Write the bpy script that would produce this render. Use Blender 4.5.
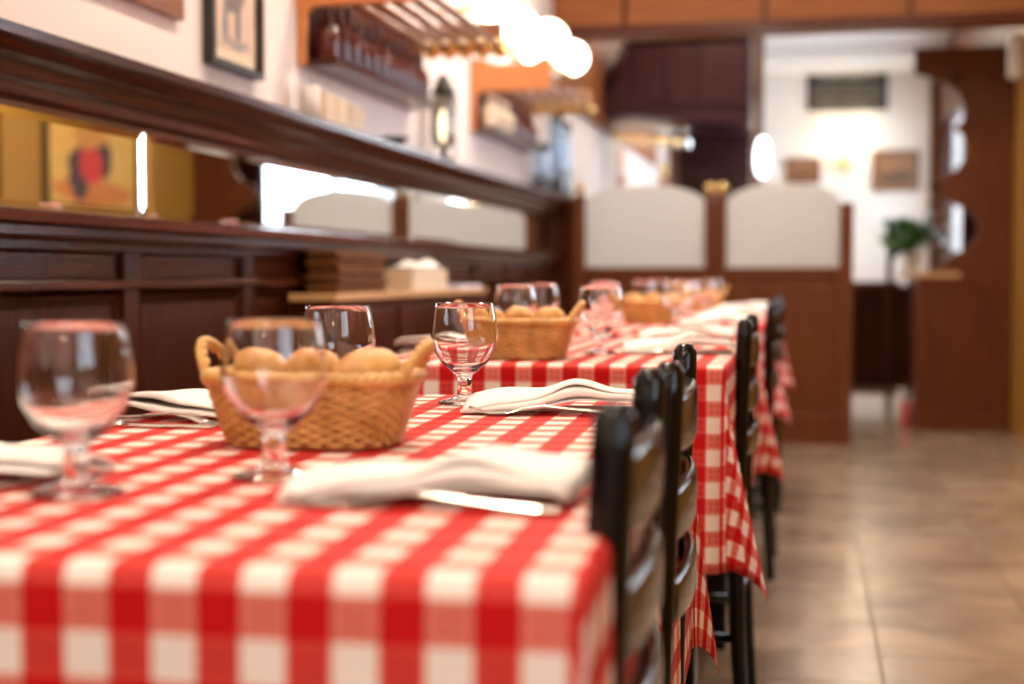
import bpy, math, random
from mathutils import Vector, Matrix
random.seed(7)
PI = math.pi
SC = bpy.context.scene
COL = SC.collection
for o in list(bpy.data.objects):
    bpy.data.objects.remove(o)

# ------------------------------------------------------------------ camera, world, light, exposure
cam_d = bpy.data.cameras.new('camera')
cam = bpy.data.objects.new('camera', cam_d); COL.objects.link(cam)
cam_d.lens = 50.0; cam_d.sensor_width = 36.0; cam_d.clip_start = 0.02
cam.location = (0, 0, 0.92)
cam.rotation_euler = (math.radians(90 - 2.74), 0, math.radians(11.823))
cam_d.dof.use_dof = True
cam_d.dof.focus_distance = 1.84
cam_d.dof.aperture_fstop = 2.5
SC.camera = cam

world = bpy.data.worlds.new('daylight'); SC.world = world
world.use_nodes = True
wb = world.node_tree.nodes['Background']
wb.inputs[0].default_value = (0.80, 0.90, 1.0, 1); wb.inputs[1].default_value = 3.0

def area(name, loc, rot, sx, sy, power, col):
    l = bpy.data.lights.new(name, 'AREA'); l.shape = 'RECTANGLE'
    l.size = sx; l.size_y = sy; l.energy = power; l.color = col
    o = bpy.data.objects.new(name, l); COL.objects.link(o)
    o.location = loc; o.rotation_euler = rot
    return o
# daylight entering at the street windows of the right wall
area('window_daylight', (1.36, 5.22, 1.72), (0, math.radians(90), 0), 1.3, 2.4, 42, (0.82, 0.91, 1.0))
area('window_daylight', (1.36, 11.46, 1.67), (0, math.radians(90), 0), 1.2, 3.6, 120, (0.82, 0.91, 1.0))
area('window_daylight', (1.36, -0.6, 1.67), (0, math.radians(90), 0), 1.2, 1.7, 16, (0.78, 0.88, 1.0))  # daylight for the added window behind the viewer

SC.view_settings.view_transform = 'Standard'
SC.view_settings.look = 'None'
SC.view_settings.gamma = 1.0
SC.view_settings.use_curve_mapping = False
SC.view_settings.exposure = 0.28

# ------------------------------------------------------------------ materials
def new_mat(name):
    m = bpy.data.materials.new(name); m.use_nodes = True
    nt = m.node_tree
    return m, nt, nt.nodes['Principled BSDF']
def N(nt, t, **kw):
    n = nt.nodes.new(t)
    for k, v in kw.items(): setattr(n, k, v)
    return n
def math_node(nt, op, a, b=None, c=None):
    n = nt.nodes.new('ShaderNodeMath'); n.operation = op
    for i, v in enumerate((a, b, c)):
        if v is None: continue
        if hasattr(v, 'links') or hasattr(v, 'is_linked'): nt.links.new(v, n.inputs[i])
        else: n.inputs[i].default_value = v
    return n.outputs[0]
def mixc(nt, fac, a, b):
    n = nt.nodes.new('ShaderNodeMix'); n.data_type = 'RGBA'
    for i, v in ((0, fac), (6, a), (7, b)):
        if hasattr(v, 'is_linked'): nt.links.new(v, n.inputs[i])
        else: n.inputs[i].default_value = v if i == 0 else (*v, 1)
    return n.outputs[2]
def noisy(name, c1, c2, scale=8, rough=0.5, stretch=(1, 1, 1), metal=0, bump=0.0, spec=0.5, detail=4, coat=0, bump_scale=None):
    m, nt, b = new_mat(name)
    tc = N(nt, 'ShaderNodeTexCoord'); mp = N(nt, 'ShaderNodeMapping'); mp.inputs['Scale'].default_value = stretch
    nt.links.new(tc.outputs['Object'], mp.inputs['Vector'])
    no = N(nt, 'ShaderNodeTexNoise'); no.inputs['Scale'].default_value = scale; no.inputs['Detail'].default_value = detail
    nt.links.new(mp.outputs[0], no.inputs['Vector'])
    r = N(nt, 'ShaderNodeValToRGB'); r.color_ramp.elements[0].position = 0.3; r.color_ramp.elements[1].position = 0.7
    r.color_ramp.elements[0].color = (*c1, 1); r.color_ramp.elements[1].color = (*c2, 1)
    nt.links.new(no.outputs['Fac'], r.inputs[0]); nt.links.new(r.outputs[0], b.inputs['Base Color'])
    b.inputs['Roughness'].default_value = rough; b.inputs['Metallic'].default_value = metal
    b.inputs['Specular IOR Level'].default_value = spec
    b.inputs['Coat Weight'].default_value = coat; b.inputs['Coat Roughness'].default_value = 0.12
    if bump:
        bp = N(nt, 'ShaderNodeBump'); bp.inputs['Strength'].default_value = bump; bp.inputs['Distance'].default_value = 0.004
        src = no
        if bump_scale:
            src = N(nt, 'ShaderNodeTexNoise'); src.inputs['Scale'].default_value = bump_scale
            nt.links.new(mp.outputs[0], src.inputs['Vector'])
        nt.links.new(src.outputs['Fac'], bp.inputs['Height']); nt.links.new(bp.outputs[0], b.inputs['Normal'])
    return m
def emis(name, col, strength):
    m, nt, b = new_mat(name)
    tc = N(nt, 'ShaderNodeTexCoord'); no = N(nt, 'ShaderNodeTexNoise'); no.inputs['Scale'].default_value = 3
    nt.links.new(tc.outputs['Object'], no.inputs['Vector'])
    nt.links.new(mixc(nt, no.outputs['Fac'], tuple(c * 0.95 for c in col), col), b.inputs['Emission Color'])
    b.inputs['Base Color'].default_value = (0.9, 0.88, 0.82, 1); b.inputs['Emission Strength'].default_value = strength
    return m
def glass(name, col=(1, 1, 1), rough=0.0, ior=1.45):
    m, nt, b = new_mat(name)
    b.inputs['Base Color'].default_value = (*col, 1); b.inputs['Transmission Weight'].default_value = 1
    b.inputs['Roughness'].default_value = rough; b.inputs['IOR'].default_value = ior
    return m

M = {}
ZW, YW, XW = (22, 22, 1.0), (22, 1.0, 22), (1.0, 22, 22)
M['mahogany_z'] = noisy('mahogany upright grain', (0.016, 0.0030, 0.0015), (0.064, 0.0135, 0.0050), 5, 0.30, ZW, spec=0.14)
M['mahogany_y'] = noisy('mahogany lengthwise grain', (0.022, 0.0040, 0.0020), (0.082, 0.017, 0.0065), 5, 0.22, YW, spec=0.30)
M['mahogany_x'] = noisy('mahogany crosswise grain', (0.034, 0.007, 0.003), (0.11, 0.024, 0.009), 5, 0.30, XW, spec=0.22)
M['screen_wood'] = noisy('red brown screen wood', (0.085, 0.023, 0.006), (0.15, 0.044, 0.011), 4, 0.36, ZW, spec=0.2)
M['orange_wood'] = noisy('honey coloured pine', (0.46, 0.155, 0.035), (0.62, 0.23, 0.06), 4, 0.35, XW, coat=0.3)
M['beam_wood'] = noisy('reddish beam wood', (0.20, 0.066, 0.017), (0.30, 0.105, 0.027), 4, 0.5, XW, spec=0.25)
M['light_wood'] = noisy('pale oak', (0.52, 0.29, 0.12), (0.64, 0.38, 0.18), 4, 0.35, YW, coat=0.3)
M['hood_wood'] = noisy('dark plum stained wood', (0.030, 0.009, 0.014), (0.062, 0.019, 0.024), 4, 0.36, ZW, spec=0.25)
M['rack_wood'] = noisy('brown rack wood', (0.16, 0.055, 0.02), (0.26, 0.095, 0.035), 5, 0.35, YW, coat=0.4)
M['board_wood'] = noisy('stacked tray brown', (0.105, 0.040, 0.010), (0.18, 0.072, 0.018), 6, 0.65, YW, spec=0.2)
M['black'] = noisy('black lacquer', (0.003, 0.003, 0.0035), (0.006, 0.0055, 0.006), 10, 0.15, spec=0.27)
M['black_matt'] = noisy('black frame paint', (0.008, 0.007, 0.006), (0.02, 0.017, 0.014), 10, 0.4)
M['plaster'] = noisy('pinkish plaster', (0.72, 0.63, 0.61), (0.78, 0.69, 0.67), 3, 0.75, bump=0.1, bump_scale=60)
M['white_paint'] = noisy('white paint', (0.78, 0.74, 0.69), (0.84, 0.80, 0.76), 3, 0.7)
M['brass'] = noisy('polished brass', (0.80, 0.50, 0.16), (0.92, 0.62, 0.24), 6, 0.36, metal=1)
M['polished_brass'] = noisy('mirror polished brass', (0.88, 0.58, 0.20), (0.95, 0.68, 0.28), 6, 0.10, metal=1)
M['smoked_glass'] = glass('smoked glass', (0.45, 0.42, 0.38))
M['silver'] = noisy('stainless steel', (0.62, 0.58, 0.52), (0.74, 0.70, 0.64), 20, 0.18, metal=1)
M['napkin'] = noisy('white linen', (0.86, 0.84, 0.80), (0.91, 0.89, 0.86), 60, 0.85, bump=0.12, bump_scale=400)
M['wicker'] = noisy('golden willow', (0.50, 0.25, 0.055), (0.78, 0.46, 0.15), 45, 0.42, coat=0.25)
M['bread'] = noisy('bread crust', (0.46, 0.18, 0.035), (0.80, 0.47, 0.16), 22, 0.5, bump=0.25, bump_scale=70)
M['wine_glass'] = glass('clear glass')
M['pane'] = glass('window glass', (0.97, 0.99, 1.0))
M['blue_glass'] = glass('blue grey glass', (0.62, 0.74, 0.86), 0.08)
M['dark_bottle'] = noisy('dark red bottle glass', (0.055, 0.010, 0.008), (0.12, 0.022, 0.014), 5, 0.18, spec=0.35)
M['red'] = noisy('red paint', (0.50, 0.03, 0.025), (0.62, 0.05, 0.04), 6, 0.35)
M['white_glaze'] = noisy('white glaze', (0.80, 0.77, 0.72), (0.86, 0.83, 0.79), 6, 0.2)
M['leaf'] = noisy('leaf green', (0.012, 0.055, 0.012), (0.04, 0.14, 0.025), 12, 0.4)
M['cream'] = noisy('cream paper', (0.62, 0.50, 0.36), (0.74, 0.62, 0.47), 20, 0.6)
M['iron'] = noisy('dark iron', (0.012, 0.010, 0.010), (0.03, 0.024, 0.022), 12, 0.35, metal=0.3)
M['navy'] = noisy('navy cloth', (0.03, 0.035, 0.10), (0.06, 0.07, 0.16), 14, 0.8)
M['lilac'] = noisy('pale lilac paper', (0.55, 0.56, 0.70), (0.64, 0.64, 0.76), 14, 0.7)
M['globe'] = emis('lit opal globe', (1.0, 0.88, 0.72), 7)
M['sconce_glow'] = emis('lit fabric shade', (1.0, 0.80, 0.52), 6)
M['bulb'] = emis('lit bulb', (1.0, 0.86, 0.60), 5.0)
M['window_glow'] = emis('lit white glass lamp', (0.86, 0.93, 1.0), 5)
M['spot_disc'] = emis('lit downlight lens', (1.0, 0.80, 0.55), 80)  # lens of the added downlights, bright enough to glint in the glasses

def mk_tiles():
    m, nt, b = new_mat('beige stone tile')
    g = N(nt, 'ShaderNodeObjectInfo'); tc = N(nt, 'ShaderNodeTexCoord')
    ad = N(nt, 'ShaderNodeVectorMath', operation='ADD')
    sc = N(nt, 'ShaderNodeVectorMath', operation='SCALE'); sc.inputs[3].default_value = 1.0
    nt.links.new(g.outputs['Location'], ad.inputs[0]); nt.links.new(tc.outputs['Object'], ad.inputs[1])
    no = N(nt, 'ShaderNodeTexNoise'); no.inputs['Scale'].default_value = 3.2; no.inputs['Detail'].default_value = 6; no.inputs['Distortion'].default_value = 0.8
    nt.links.new(ad.outputs[0], no.inputs['Vector'])
    r = N(nt, 'ShaderNodeValToRGB')
    r.color_ramp.elements[0].position = 0.28; r.color_ramp.elements[0].color = (0.225, 0.165, 0.118, 1)
    r.color_ramp.elements[1].position = 0.72; r.color_ramp.elements[1].color = (0.415, 0.322, 0.235, 1)
    nt.links.new(no.outputs['Fac'], r.inputs[0])
    v = math_node(nt, 'MULTIPLY_ADD', g.outputs['Random'], 0.22, 0.86)
    hs = N(nt, 'ShaderNodeHueSaturation'); nt.links.new(v, hs.inputs['Value']); nt.links.new(r.outputs[0], hs.inputs['Color'])
    nt.links.new(hs.outputs[0], b.inputs['Base Color'])
    b.inputs['Roughness'].default_value = 0.24; b.inputs['Coat Weight'].default_value = 0.2; b.inputs['Coat Roughness'].default_value = 0.15
    return m
M['tile'] = mk_tiles()
M['grout'] = noisy('dark grout', (0.12, 0.085, 0.06), (0.16, 0.115, 0.08), 20, 0.8)

CH = 0.0275
def mk_gingham():
    m, nt, b = new_mat('red and white checked cloth')
    uv = N(nt, 'ShaderNodeUVMap'); uv.uv_map = 'UVMap'
    sp = N(nt, 'ShaderNodeSeparateXYZ'); nt.links.new(uv.outputs[0], sp.inputs[0])
    def stripe(s):
        a = math_node(nt, 'DIVIDE', s, 2 * CH); f = math_node(nt, 'FRACT', a)
        st = math_node(nt, 'LESS_THAN', f, 0.5)
        c = math_node(nt, 'FRACT', math_node(nt, 'MULTIPLY', a, 2.0))
        return st, math_node(nt, 'MULTIPLY_ADD', c, 2.0, -1.0)
    su, cu = stripe(sp.outputs[0]); sv, cv = stripe(sp.outputs[1])
    r = math_node(nt, 'SQRT', math_node(nt, 'ADD', math_node(nt, 'MULTIPLY', cu, cu), math_node(nt, 'MULTIPLY', cv, cv)))
    th = math_node(nt, 'ARCTAN2', cv, cu)
    pet = math_node(nt, 'ABSOLUTE', math_node(nt, 'SINE', math_node(nt, 'MULTIPLY', th, 2.0)))
    inr = math_node(nt, 'LESS_THAN', r, math_node(nt, 'MULTIPLY_ADD', pet, 0.62, 0.22))
    hol = math_node(nt, 'GREATER_THAN', r, math_node(nt, 'MULTIPLY_ADD', pet, 0.30, 0.05))
    flower = math_node(nt, 'MULTIPLY', inr, hol)
    weave = math_node(nt, 'MULTIPLY_ADD', math_node(nt, 'SINE', math_node(nt, 'MULTIPLY', sp.outputs[1], 2 * PI / 0.0031)), 0.5, 0.5)
    red, white = (0.54, 0.0035, 0.006), (0.87, 0.78, 0.715)
    midA = mixc(nt, flower, (0.64, 0.048, 0.036), (0.50, 0.010, 0.012))
    midB = mixc(nt, flower, (0.72, 0.175, 0.13), (0.60, 0.060, 0.050))
    midB = mixc(nt, math_node(nt, 'MULTIPLY', weave, 0.25), midB, (0.82, 0.50, 0.42))
    midA = mixc(nt, math_node(nt, 'MULTIPLY', weave, 0.16), midA, (0.80, 0.22, 0.17))
    off = mixc(nt, sv, white, midB)
    on = mixc(nt, sv, midA, red)
    colr = mixc(nt, su, off, on)
    nt.links.new(colr, b.inputs['Base Color'])
    b.inputs['Roughness'].default_value = 0.7; b.inputs['Specular IOR Level'].default_value = 0.18
    return m
M['gingham'] = mk_gingham()

def mk_wallpaper():
    m, nt, b = new_mat('woven gold wallpaper')
    tc = N(nt, 'ShaderNodeTexCoord'); sp = N(nt, 'ShaderNodeSeparateXYZ'); nt.links.new(tc.outputs['Object'], sp.inputs[0])
    s = math_node(nt, 'MULTIPLY', math_node(nt, 'ADD', sp.outputs[1], sp.outputs[2]), 2 * PI / 0.045)
    d = math_node(nt, 'MULTIPLY', math_node(nt, 'SUBTRACT', sp.outputs[1], sp.outputs[2]), 2 * PI / 0.045)
    w = math_node(nt, 'MULTIPLY_ADD', math_node(nt, 'MULTIPLY', math_node(nt, 'SINE', s), math_node(nt, 'SINE', d)), 0.5, 0.5)
    nt.links.new(mixc(nt, w, (0.24, 0.11, 0.016), (0.52, 0.29, 0.048)), b.inputs['Base Color'])
    b.inputs['Roughness'].default_value = 0.38
    return m
M['wallpaper'] = mk_wallpaper()

def blob_picture(name, bg1, bg2, blobs):
    """Flat print: a paper ground with soft shapes. blobs: (u, v, ru, rv, colour)"""
    m, nt, b = new_mat(name)
    uv = N(nt, 'ShaderNodeUVMap'); uv.uv_map = 'UVMap'
    no = N(nt, 'ShaderNodeTexNoise'); no.inputs['Scale'].default_value = 5; nt.links.new(uv.outputs[0], no.inputs['Vector'])
    mx = N(nt, 'ShaderNodeMix'); mx.data_type = 'RGBA'; mx.inputs[0].default_value = 0.12
    nt.links.new(uv.outputs[0], mx.inputs[6]); nt.links.new(no.outputs['Color'], mx.inputs[7])
    sp = N(nt, 'ShaderNodeSeparateXYZ'); nt.links.new(mx.outputs[2], sp.inputs[0])
    col = mixc(nt, no.outputs['Fac'], bg1, bg2)
    for (u, v, ru, rv, c) in blobs:
        du = math_node(nt, 'DIVIDE', math_node(nt, 'SUBTRACT', sp.outputs[0], u * 0.88 + 0.06), ru)
        dv = math_node(nt, 'DIVIDE', math_node(nt, 'SUBTRACT', sp.outputs[1], v * 0.88 + 0.06), rv)
        r2 = math_node(nt, 'ADD', math_node(nt, 'MULTIPLY', du, du), math_node(nt, 'MULTIPLY', dv, dv))
        f = N(nt, 'ShaderNodeMapRange'); f.inputs[1].default_value = 1.15; f.inputs[2].default_value = 0.75
        nt.links.new(r2, f.inputs[0])
        col = mixc(nt, f.outputs[0], col, c)
    nt.links.new(col, b.inputs['Base Color']); b.inputs['Roughness'].default_value = 0.35
    return m
M['poster'] = blob_picture('yellow poster print', (0.70, 0.42, 0.07), (0.80, 0.52, 0.13), [
    (0.50, 0.16, 0.40, 0.13, (0.62, 0.22, 0.04)), (0.66, 0.36, 0.10, 0.27, (0.06, 0.03, 0.04)), (0.38, 0.55, 0.07, 0.20, (0.035, 0.02, 0.02)),
    (0.53, 0.47, 0.12, 0.20, (0.66, 0.03, 0.025)), (0.55, 0.78, 0.17, 0.12, (0.62, 0.30, 0.05))])
M['bull_print'] = blob_picture('grey engraving print', (0.58, 0.44, 0.33), (0.64, 0.50, 0.38), [
    (0.48, 0.50, 0.30, 0.19, (0.14, 0.13, 0.14)), (0.26, 0.24, 0.07, 0.20, (0.19, 0.18, 0.19)), (0.62, 0.26, 0.08, 0.20, (0.17, 0.16, 0.17)),
    (0.55, 0.05, 0.36, 0.04, (0.32, 0.29, 0.27)), (0.80, 0.64, 0.12, 0.13, (0.16, 0.15, 0.16))])
M['small_print'] = blob_picture('brown landscape print', (0.20, 0.095, 0.04), (0.34, 0.18, 0.08), [
    (0.5, 0.3, 0.4, 0.16, (0.12, 0.06, 0.03)), (0.4, 0.65, 0.16, 0.14, (0.30, 0.14, 0.07))])
M['red_print'] = blob_picture('white and red print', (0.72, 0.62, 0.56), (0.80, 0.70, 0.64), [
    (0.50, 0.80, 0.07, 0.20, (0.60, 0.07, 0.05)), (0.58, 0.30, 0.16, 0.20, (0.42, 0.06, 0.05))])

def mk_frosted():
    m, nt, b = new_mat('frosted glass')
    b.inputs['Base Color'].default_value = (0.70, 0.70, 0.71, 1); b.inputs['Roughness'].default_value = 0.35
    no = N(nt, 'ShaderNodeTexNoise'); no.inputs['Scale'].default_value = 250
    tc = N(nt, 'ShaderNodeTexCoord'); nt.links.new(tc.outputs['Object'], no.inputs['Vector'])
    bp = N(nt, 'ShaderNodeBump'); bp.inputs['Strength'].default_value = 0.1; nt.links.new(no.outputs['Fac'], bp.inputs['Height'])
    nt.links.new(bp.outputs[0], b.inputs['Normal'])
    tr = N(nt, 'ShaderNodeBsdfTranslucent'); tr.inputs[0].default_value = (0.88, 0.89, 0.88, 1)
    mx = N(nt, 'ShaderNodeMixShader'); mx.inputs[0].default_value = 0.6
    nt.links.new(b.outputs[0], mx.inputs[1]); nt.links.new(tr.outputs[0], mx.inputs[2])
    nt.links.new(mx.outputs[0], nt.nodes['Material Output'].inputs[0])
    return m
M['frosted'] = mk_frosted()
def mk_mirror():
    m, nt, b = new_mat('mirror silvering')
    b.inputs['Metallic'].default_value = 1; b.inputs['Base Color'].default_value = (0.86, 0.88, 0.87, 1); b.inputs['Roughness'].default_value = 0.015
    return m
M['mirror'] = mk_mirror()

# ------------------------------------------------------------------ mesh helpers
class MB:
    def __init__(self): self.v = []; self.f = []; self.uv = {}
    def add(self, vs, fs):
        o = len(self.v); self.v += [tuple(p) for p in vs]; self.f += [tuple(i + o for i in f) for f in fs]; return self
    def box(self, x0, x1, y0, y1, z0, z1, mat=None):
        vs = [(x, y, z) for z in (z0, z1) for y in (y0, y1) for x in (x0, x1)]
        if mat is not None: vs = [mat @ Vector(p) for p in vs]
        return self.add(vs, [(0, 2, 3, 1), (4, 5, 7, 6), (0, 1, 5, 4), (2, 6, 7, 3), (0, 4, 6, 2), (1, 3, 7, 5)])
    def prism(self, poly, axis, a, b):
        """poly: 2-D outline (counter-clockwise) in the two other axes, extruded along axis from a to b"""
        def pt(p, t):
            return {'x': (t, p[0], p[1]), 'y': (p[0], t, p[1]), 'z': (p[0], p[1], t)}[axis]
        n = len(poly); vs = [pt(p, a) for p in poly] + [pt(p, b) for p in poly]
        fs = [(i, (i + 1) % n, n + (i + 1) % n, n + i) for i in range(n)] + [tuple(range(n))[::-1], tuple(range(n, 2 * n))]
        return self.add(vs, fs)
    def lathe(self, prof, n=32, c=(0, 0, 0), flip=False):
        vs = []; fs = []; m = len(prof)
        for i in range(n):
            a = 2 * PI * i / n
            for (r, z) in prof: vs.append((c[0] + r * math.cos(a), c[1] + r * math.sin(a), c[2] + (-z if flip else z)))
        for i in range(n):
            j = (i + 1) % n
            for k in range(m - 1): fs.append((i * m + k, j * m + k, j * m + k + 1, i * m + k + 1))
        return self.add(vs, fs)
    def tube(self, pts, r, n=8, closed=False, r2=None):
        pts = [Vector(p) for p in pts]; m = len(pts); vs = []; fs = []
        for i, p in enumerate(pts):
            a = pts[(i - 1) % m] if (closed or i) else p; b = pts[(i + 1) % m] if (closed or i < m - 1) else p
            t = (b - a).normalized(); up = Vector((0, 0, 1)) if abs(t.z) < 0.95 else Vector((1, 0, 0))
            s = t.cross(up).normalized(); u = s.cross(t)
            rr = r[i] if isinstance(r, (list, tuple)) else r
            for k in range(n):
                q = 2 * PI * k / n; vs.append(p + s * math.cos(q) * rr + u * math.sin(q) * (rr if r2 is None else r2))
        for i in range(m if closed else m - 1):
            j = (i + 1) % m
            for k in range(n): l = (k + 1) % n; fs.append((i * n + k, i * n + l, j * n + l, j * n + k))
        if not closed: fs += [tuple(range(n))[::-1], tuple((m - 1) * n + k for k in range(n))]
        return self.add(vs, fs)
    def ball(self, c, r, n=16, m=10, s=(1, 1, 1)):
        vs = [(c[0], c[1], c[2] - r * s[2])]; fs = []
        for j in range(1, m):
            p = PI * j / m - PI / 2
            for i in range(n):
                a = 2 * PI * i / n
                vs.append((c[0] + r * s[0] * math.cos(p) * math.cos(a), c[1] + r * s[1] * math.cos(p) * math.sin(a), c[2] + r * s[2] * math.sin(p)))
        vs.append((c[0], c[1], c[2] + r * s[2])); L = len(vs) - 1
        for i in range(n):
            j = (i + 1) % n; fs.append((0, 1 + j, 1 + i)); fs.append((L, L - n + i, L - n + j))
            for k in range(m - 2): fs.append((1 + k * n + i, 1 + k * n + j, 1 + (k + 1) * n + j, 1 + (k + 1) * n + i))
        return self.add(vs, fs)
    def mesh(self, name, mat, smooth=False):
        me = bpy.data.meshes.new(name); me.from_pydata(self.v, [], self.f); me.update()
        me.materials.append(M[mat] if isinstance(mat, str) else mat)
        if smooth:
            for p in me.polygons: p.use_smooth = True
        return me
    def build(self, name, mat, parent=None, loc=(0, 0, 0), rz=0, smooth=False, bevel=0):
        o = bpy.data.objects.new(name, self.mesh(name, mat, smooth)); COL.objects.link(o)
        o.parent = parent; o.location = loc; o.rotation_euler = (0, 0, rz)
        if bevel:
            b = o.modifiers.new('edge', 'BEVEL'); b.width = bevel; b.segments = 2; b.limit_method = 'ANGLE'
        return o
def box(*a): return MB().box(*a)
def tag(o, label, cat, group=None, kind=None):
    o['label'] = label; o['category'] = cat
    if group: o['group'] = group
    if kind: o['kind'] = kind
    return o
def struct(o, label=None, cat=None):
    o['kind'] = 'structure'
    if label: o['label'] = label
    if cat: o['category'] = cat
    return o
def thing(name, label, cat, loc=(0, 0, 0), rz=0, group=None):
    o = bpy.data.objects.new(name, None); COL.objects.link(o)
    o.location = loc; o.rotation_euler = (0, 0, rz); o.empty_display_size = 0.05
    return tag(o, label, cat, group)
def dup(root, loc, rz=0, label=None, group=None):
    def cp(o, par):
        c = o.copy(); COL.objects.link(c); c.parent = par
        for k in o.children: cp(k, c)
        return c
    r = cp(root, None); r.location = loc; r.rotation_euler = (0, 0, rz)
    if label: r['label'] = label
    if group: r['group'] = group
    return r
def uv_quad(name, mat, pts, parent=None):
    """flat print with UVs, pts: lower-left, lower-right, upper-right, upper-left; 1 mm thick paper"""
    P = [Vector(p) for p in pts]; n = (P[1] - P[0]).cross(P[3] - P[0]).normalized() * 0.001
    me = bpy.data.meshes.new(name)
    me.from_pydata([*P, *[p - n for p in P]], [], [(0, 1, 2, 3), (7, 6, 5, 4), (0, 4, 5, 1), (1, 5, 6, 2), (2, 6, 7, 3), (3, 7, 4, 0)])
    l = me.uv_layers.new(name='UVMap'); q = [(0, 0), (1, 0), (1, 1), (0, 1)]
    for p in me.polygons:
        for li in p.loop_indices: l.data[li].uv = q[me.loops[li].vertex_index % 4]
    me.materials.append(M[mat]); o = bpy.data.objects.new(name, me); COL.objects.link(o); o.parent = parent
    return o

# ------------------------------------------------------------------ the room
XL, XR, Y0, Y1, ZC = -1.4, 1.15, -2.2, 13.9, 2.95
fl = struct(box(XL - 0.1, XR + 0.1, Y0 - 0.1, Y1 + 0.1, -0.08, -0.004).build('floor', 'grout'), 'beige stone tiled floor of the aisle and room', 'floor')
TW, TL = 0.407, 0.545
tile_me = None
cols = range(-4, 3)
for c in cols:
    x0 = 0.171 + c * TW
    off = 3.505 if c % 2 == 0 else 3.258
    k = -11
    while off + k * TL < Y1:
        ya, yb = off + k * TL, off + (k + 1) * TL; k += 1
        xa, xb = x0, x0 + TW
        if yb < Y0 or xb < XL: continue
        clip = xa < XL or xb > XR or ya < Y0 or yb > Y1
        ca, cb, da, db = max(xa, XL), min(xb, XR), max(ya, Y0), min(yb, Y1)
        if cb - ca < 0.02 or db - da < 0.02: continue
        g = 0.003; cx, cy = (ca + cb) / 2, (da + db) / 2
        if clip:
            me = box(ca - cx + g, cb - cx - g, da - cy + g, db - cy - g, -0.004, 0).mesh('tile', 'tile')
        else:
            if tile_me is None: tile_me = box(-TW / 2 + g, TW / 2 - g, -TL / 2 + g, TL / 2 - g, -0.004, 0).mesh('tile', 'tile')
            me = tile_me
        t = bpy.data.objects.new('tile', me); COL.objects.link(t); t.parent = fl; t.location = (cx, cy, 0)

struct(box(XL - 0.12, XR + 0.12, Y0 - 0.1, Y1 + 0.1, ZC, ZC + 0.1).build('ceiling', 'white_paint'), 'white painted ceiling of the dining room', 'ceiling')
struct(box(XL - 0.12, XL, Y0, Y1, 0, ZC).build('wall_left', 'plaster'), 'pinkish plastered wall above the panelling', 'wall')
struct(box(XL - 0.12, XR + 0.12, Y0 - 0.1, Y0, 0, ZC).build('wall_front', 'plaster'), 'plastered wall behind the viewer', 'wall')
struct(box(XL, XR, Y1, Y1 + 0.1, 0, ZC).build('wall_back', 'white_paint'), 'white wall at the far end with a black sign', 'wall')
# right wall with two window openings
W1, W2, SILL, HEAD = (4.0, 6.44), (9.62, 13.62), 1.05, 2.30
wr = MB()
W3 = (-1.5, 0.3)  # unseen window, added to light the tables and reflect in the glasses
for (a, b) in ((Y0, W3[0]), (W3[1], W1[0]), (W1[1], 8.7)): wr.box(XR, XR + 0.12, a, b, 0, ZC)
for (a, b) in (W1, W3): wr.box(XR, XR + 0.12, a, b, 0, SILL); wr.box(XR, XR + 0.12, a, b, HEAD, ZC)
struct(wr.build('wall_right', 'wallpaper'), 'right wall papered in a woven gold pattern', 'wall')
wq = MB()
for (a, b) in ((8.7, W2[0]), (W2[1], Y1)): wq.box(XR, XR + 0.12, a, b, 0, ZC)
a, b = W2; wq.box(XR, XR + 0.12, a, b, 0, SILL); wq.box(XR, XR + 0.12, a, b, HEAD, ZC)
struct(wq.build('wall_right_far', 'screen_wood'), 'brown wood panelled wall around the far window', 'wall')
def window(name, a, b, n, label):
    w = struct(MB().box(XR + 0.02, XR + 0.08, a, b, SILL, SILL + 0.05).box(XR + 0.02, XR + 0.08, a, b, HEAD - 0.05, HEAD)
               .box(XR + 0.02, XR + 0.08, a, a + 0.05, SILL + 0.05, HEAD - 0.05).box(XR + 0.02, XR + 0.08, b - 0.05, b, SILL + 0.05, HEAD - 0.05).build(name, 'mahogany_y'), label, 'window')
    step = (b - a - 0.1) / n
    for i in range(n):
        ya = a + 0.05 + i * step
        if i: box(XR + 0.025, XR + 0.075, ya - 0.025, ya + 0.025, SILL + 0.05, HEAD - 0.05).build('mullion', 'mahogany_z', w)
        box(XR + 0.048, XR + 0.052, ya + (0.025 if i else 0), ya + step - (0.025 if i < n - 1 else 0), SILL + 0.05, HEAD - 0.05).build('pane', 'pane', w)
window('window_1', *W1, 2, 'brown framed window in the papered wall beside the aisle')
window('window_3_added', *W3, 2, 'added unseen brown framed window in the papered wall behind the viewer')
window('window_2', *W2, 2, 'tall bright window behind the carved wooden screen')

struct(box(1.085, XR, 13.80, Y1, 0, 2.80).build('trim_8', 'screen_wood'), 'brown corner post between the far wall and the window', 'post')
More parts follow.
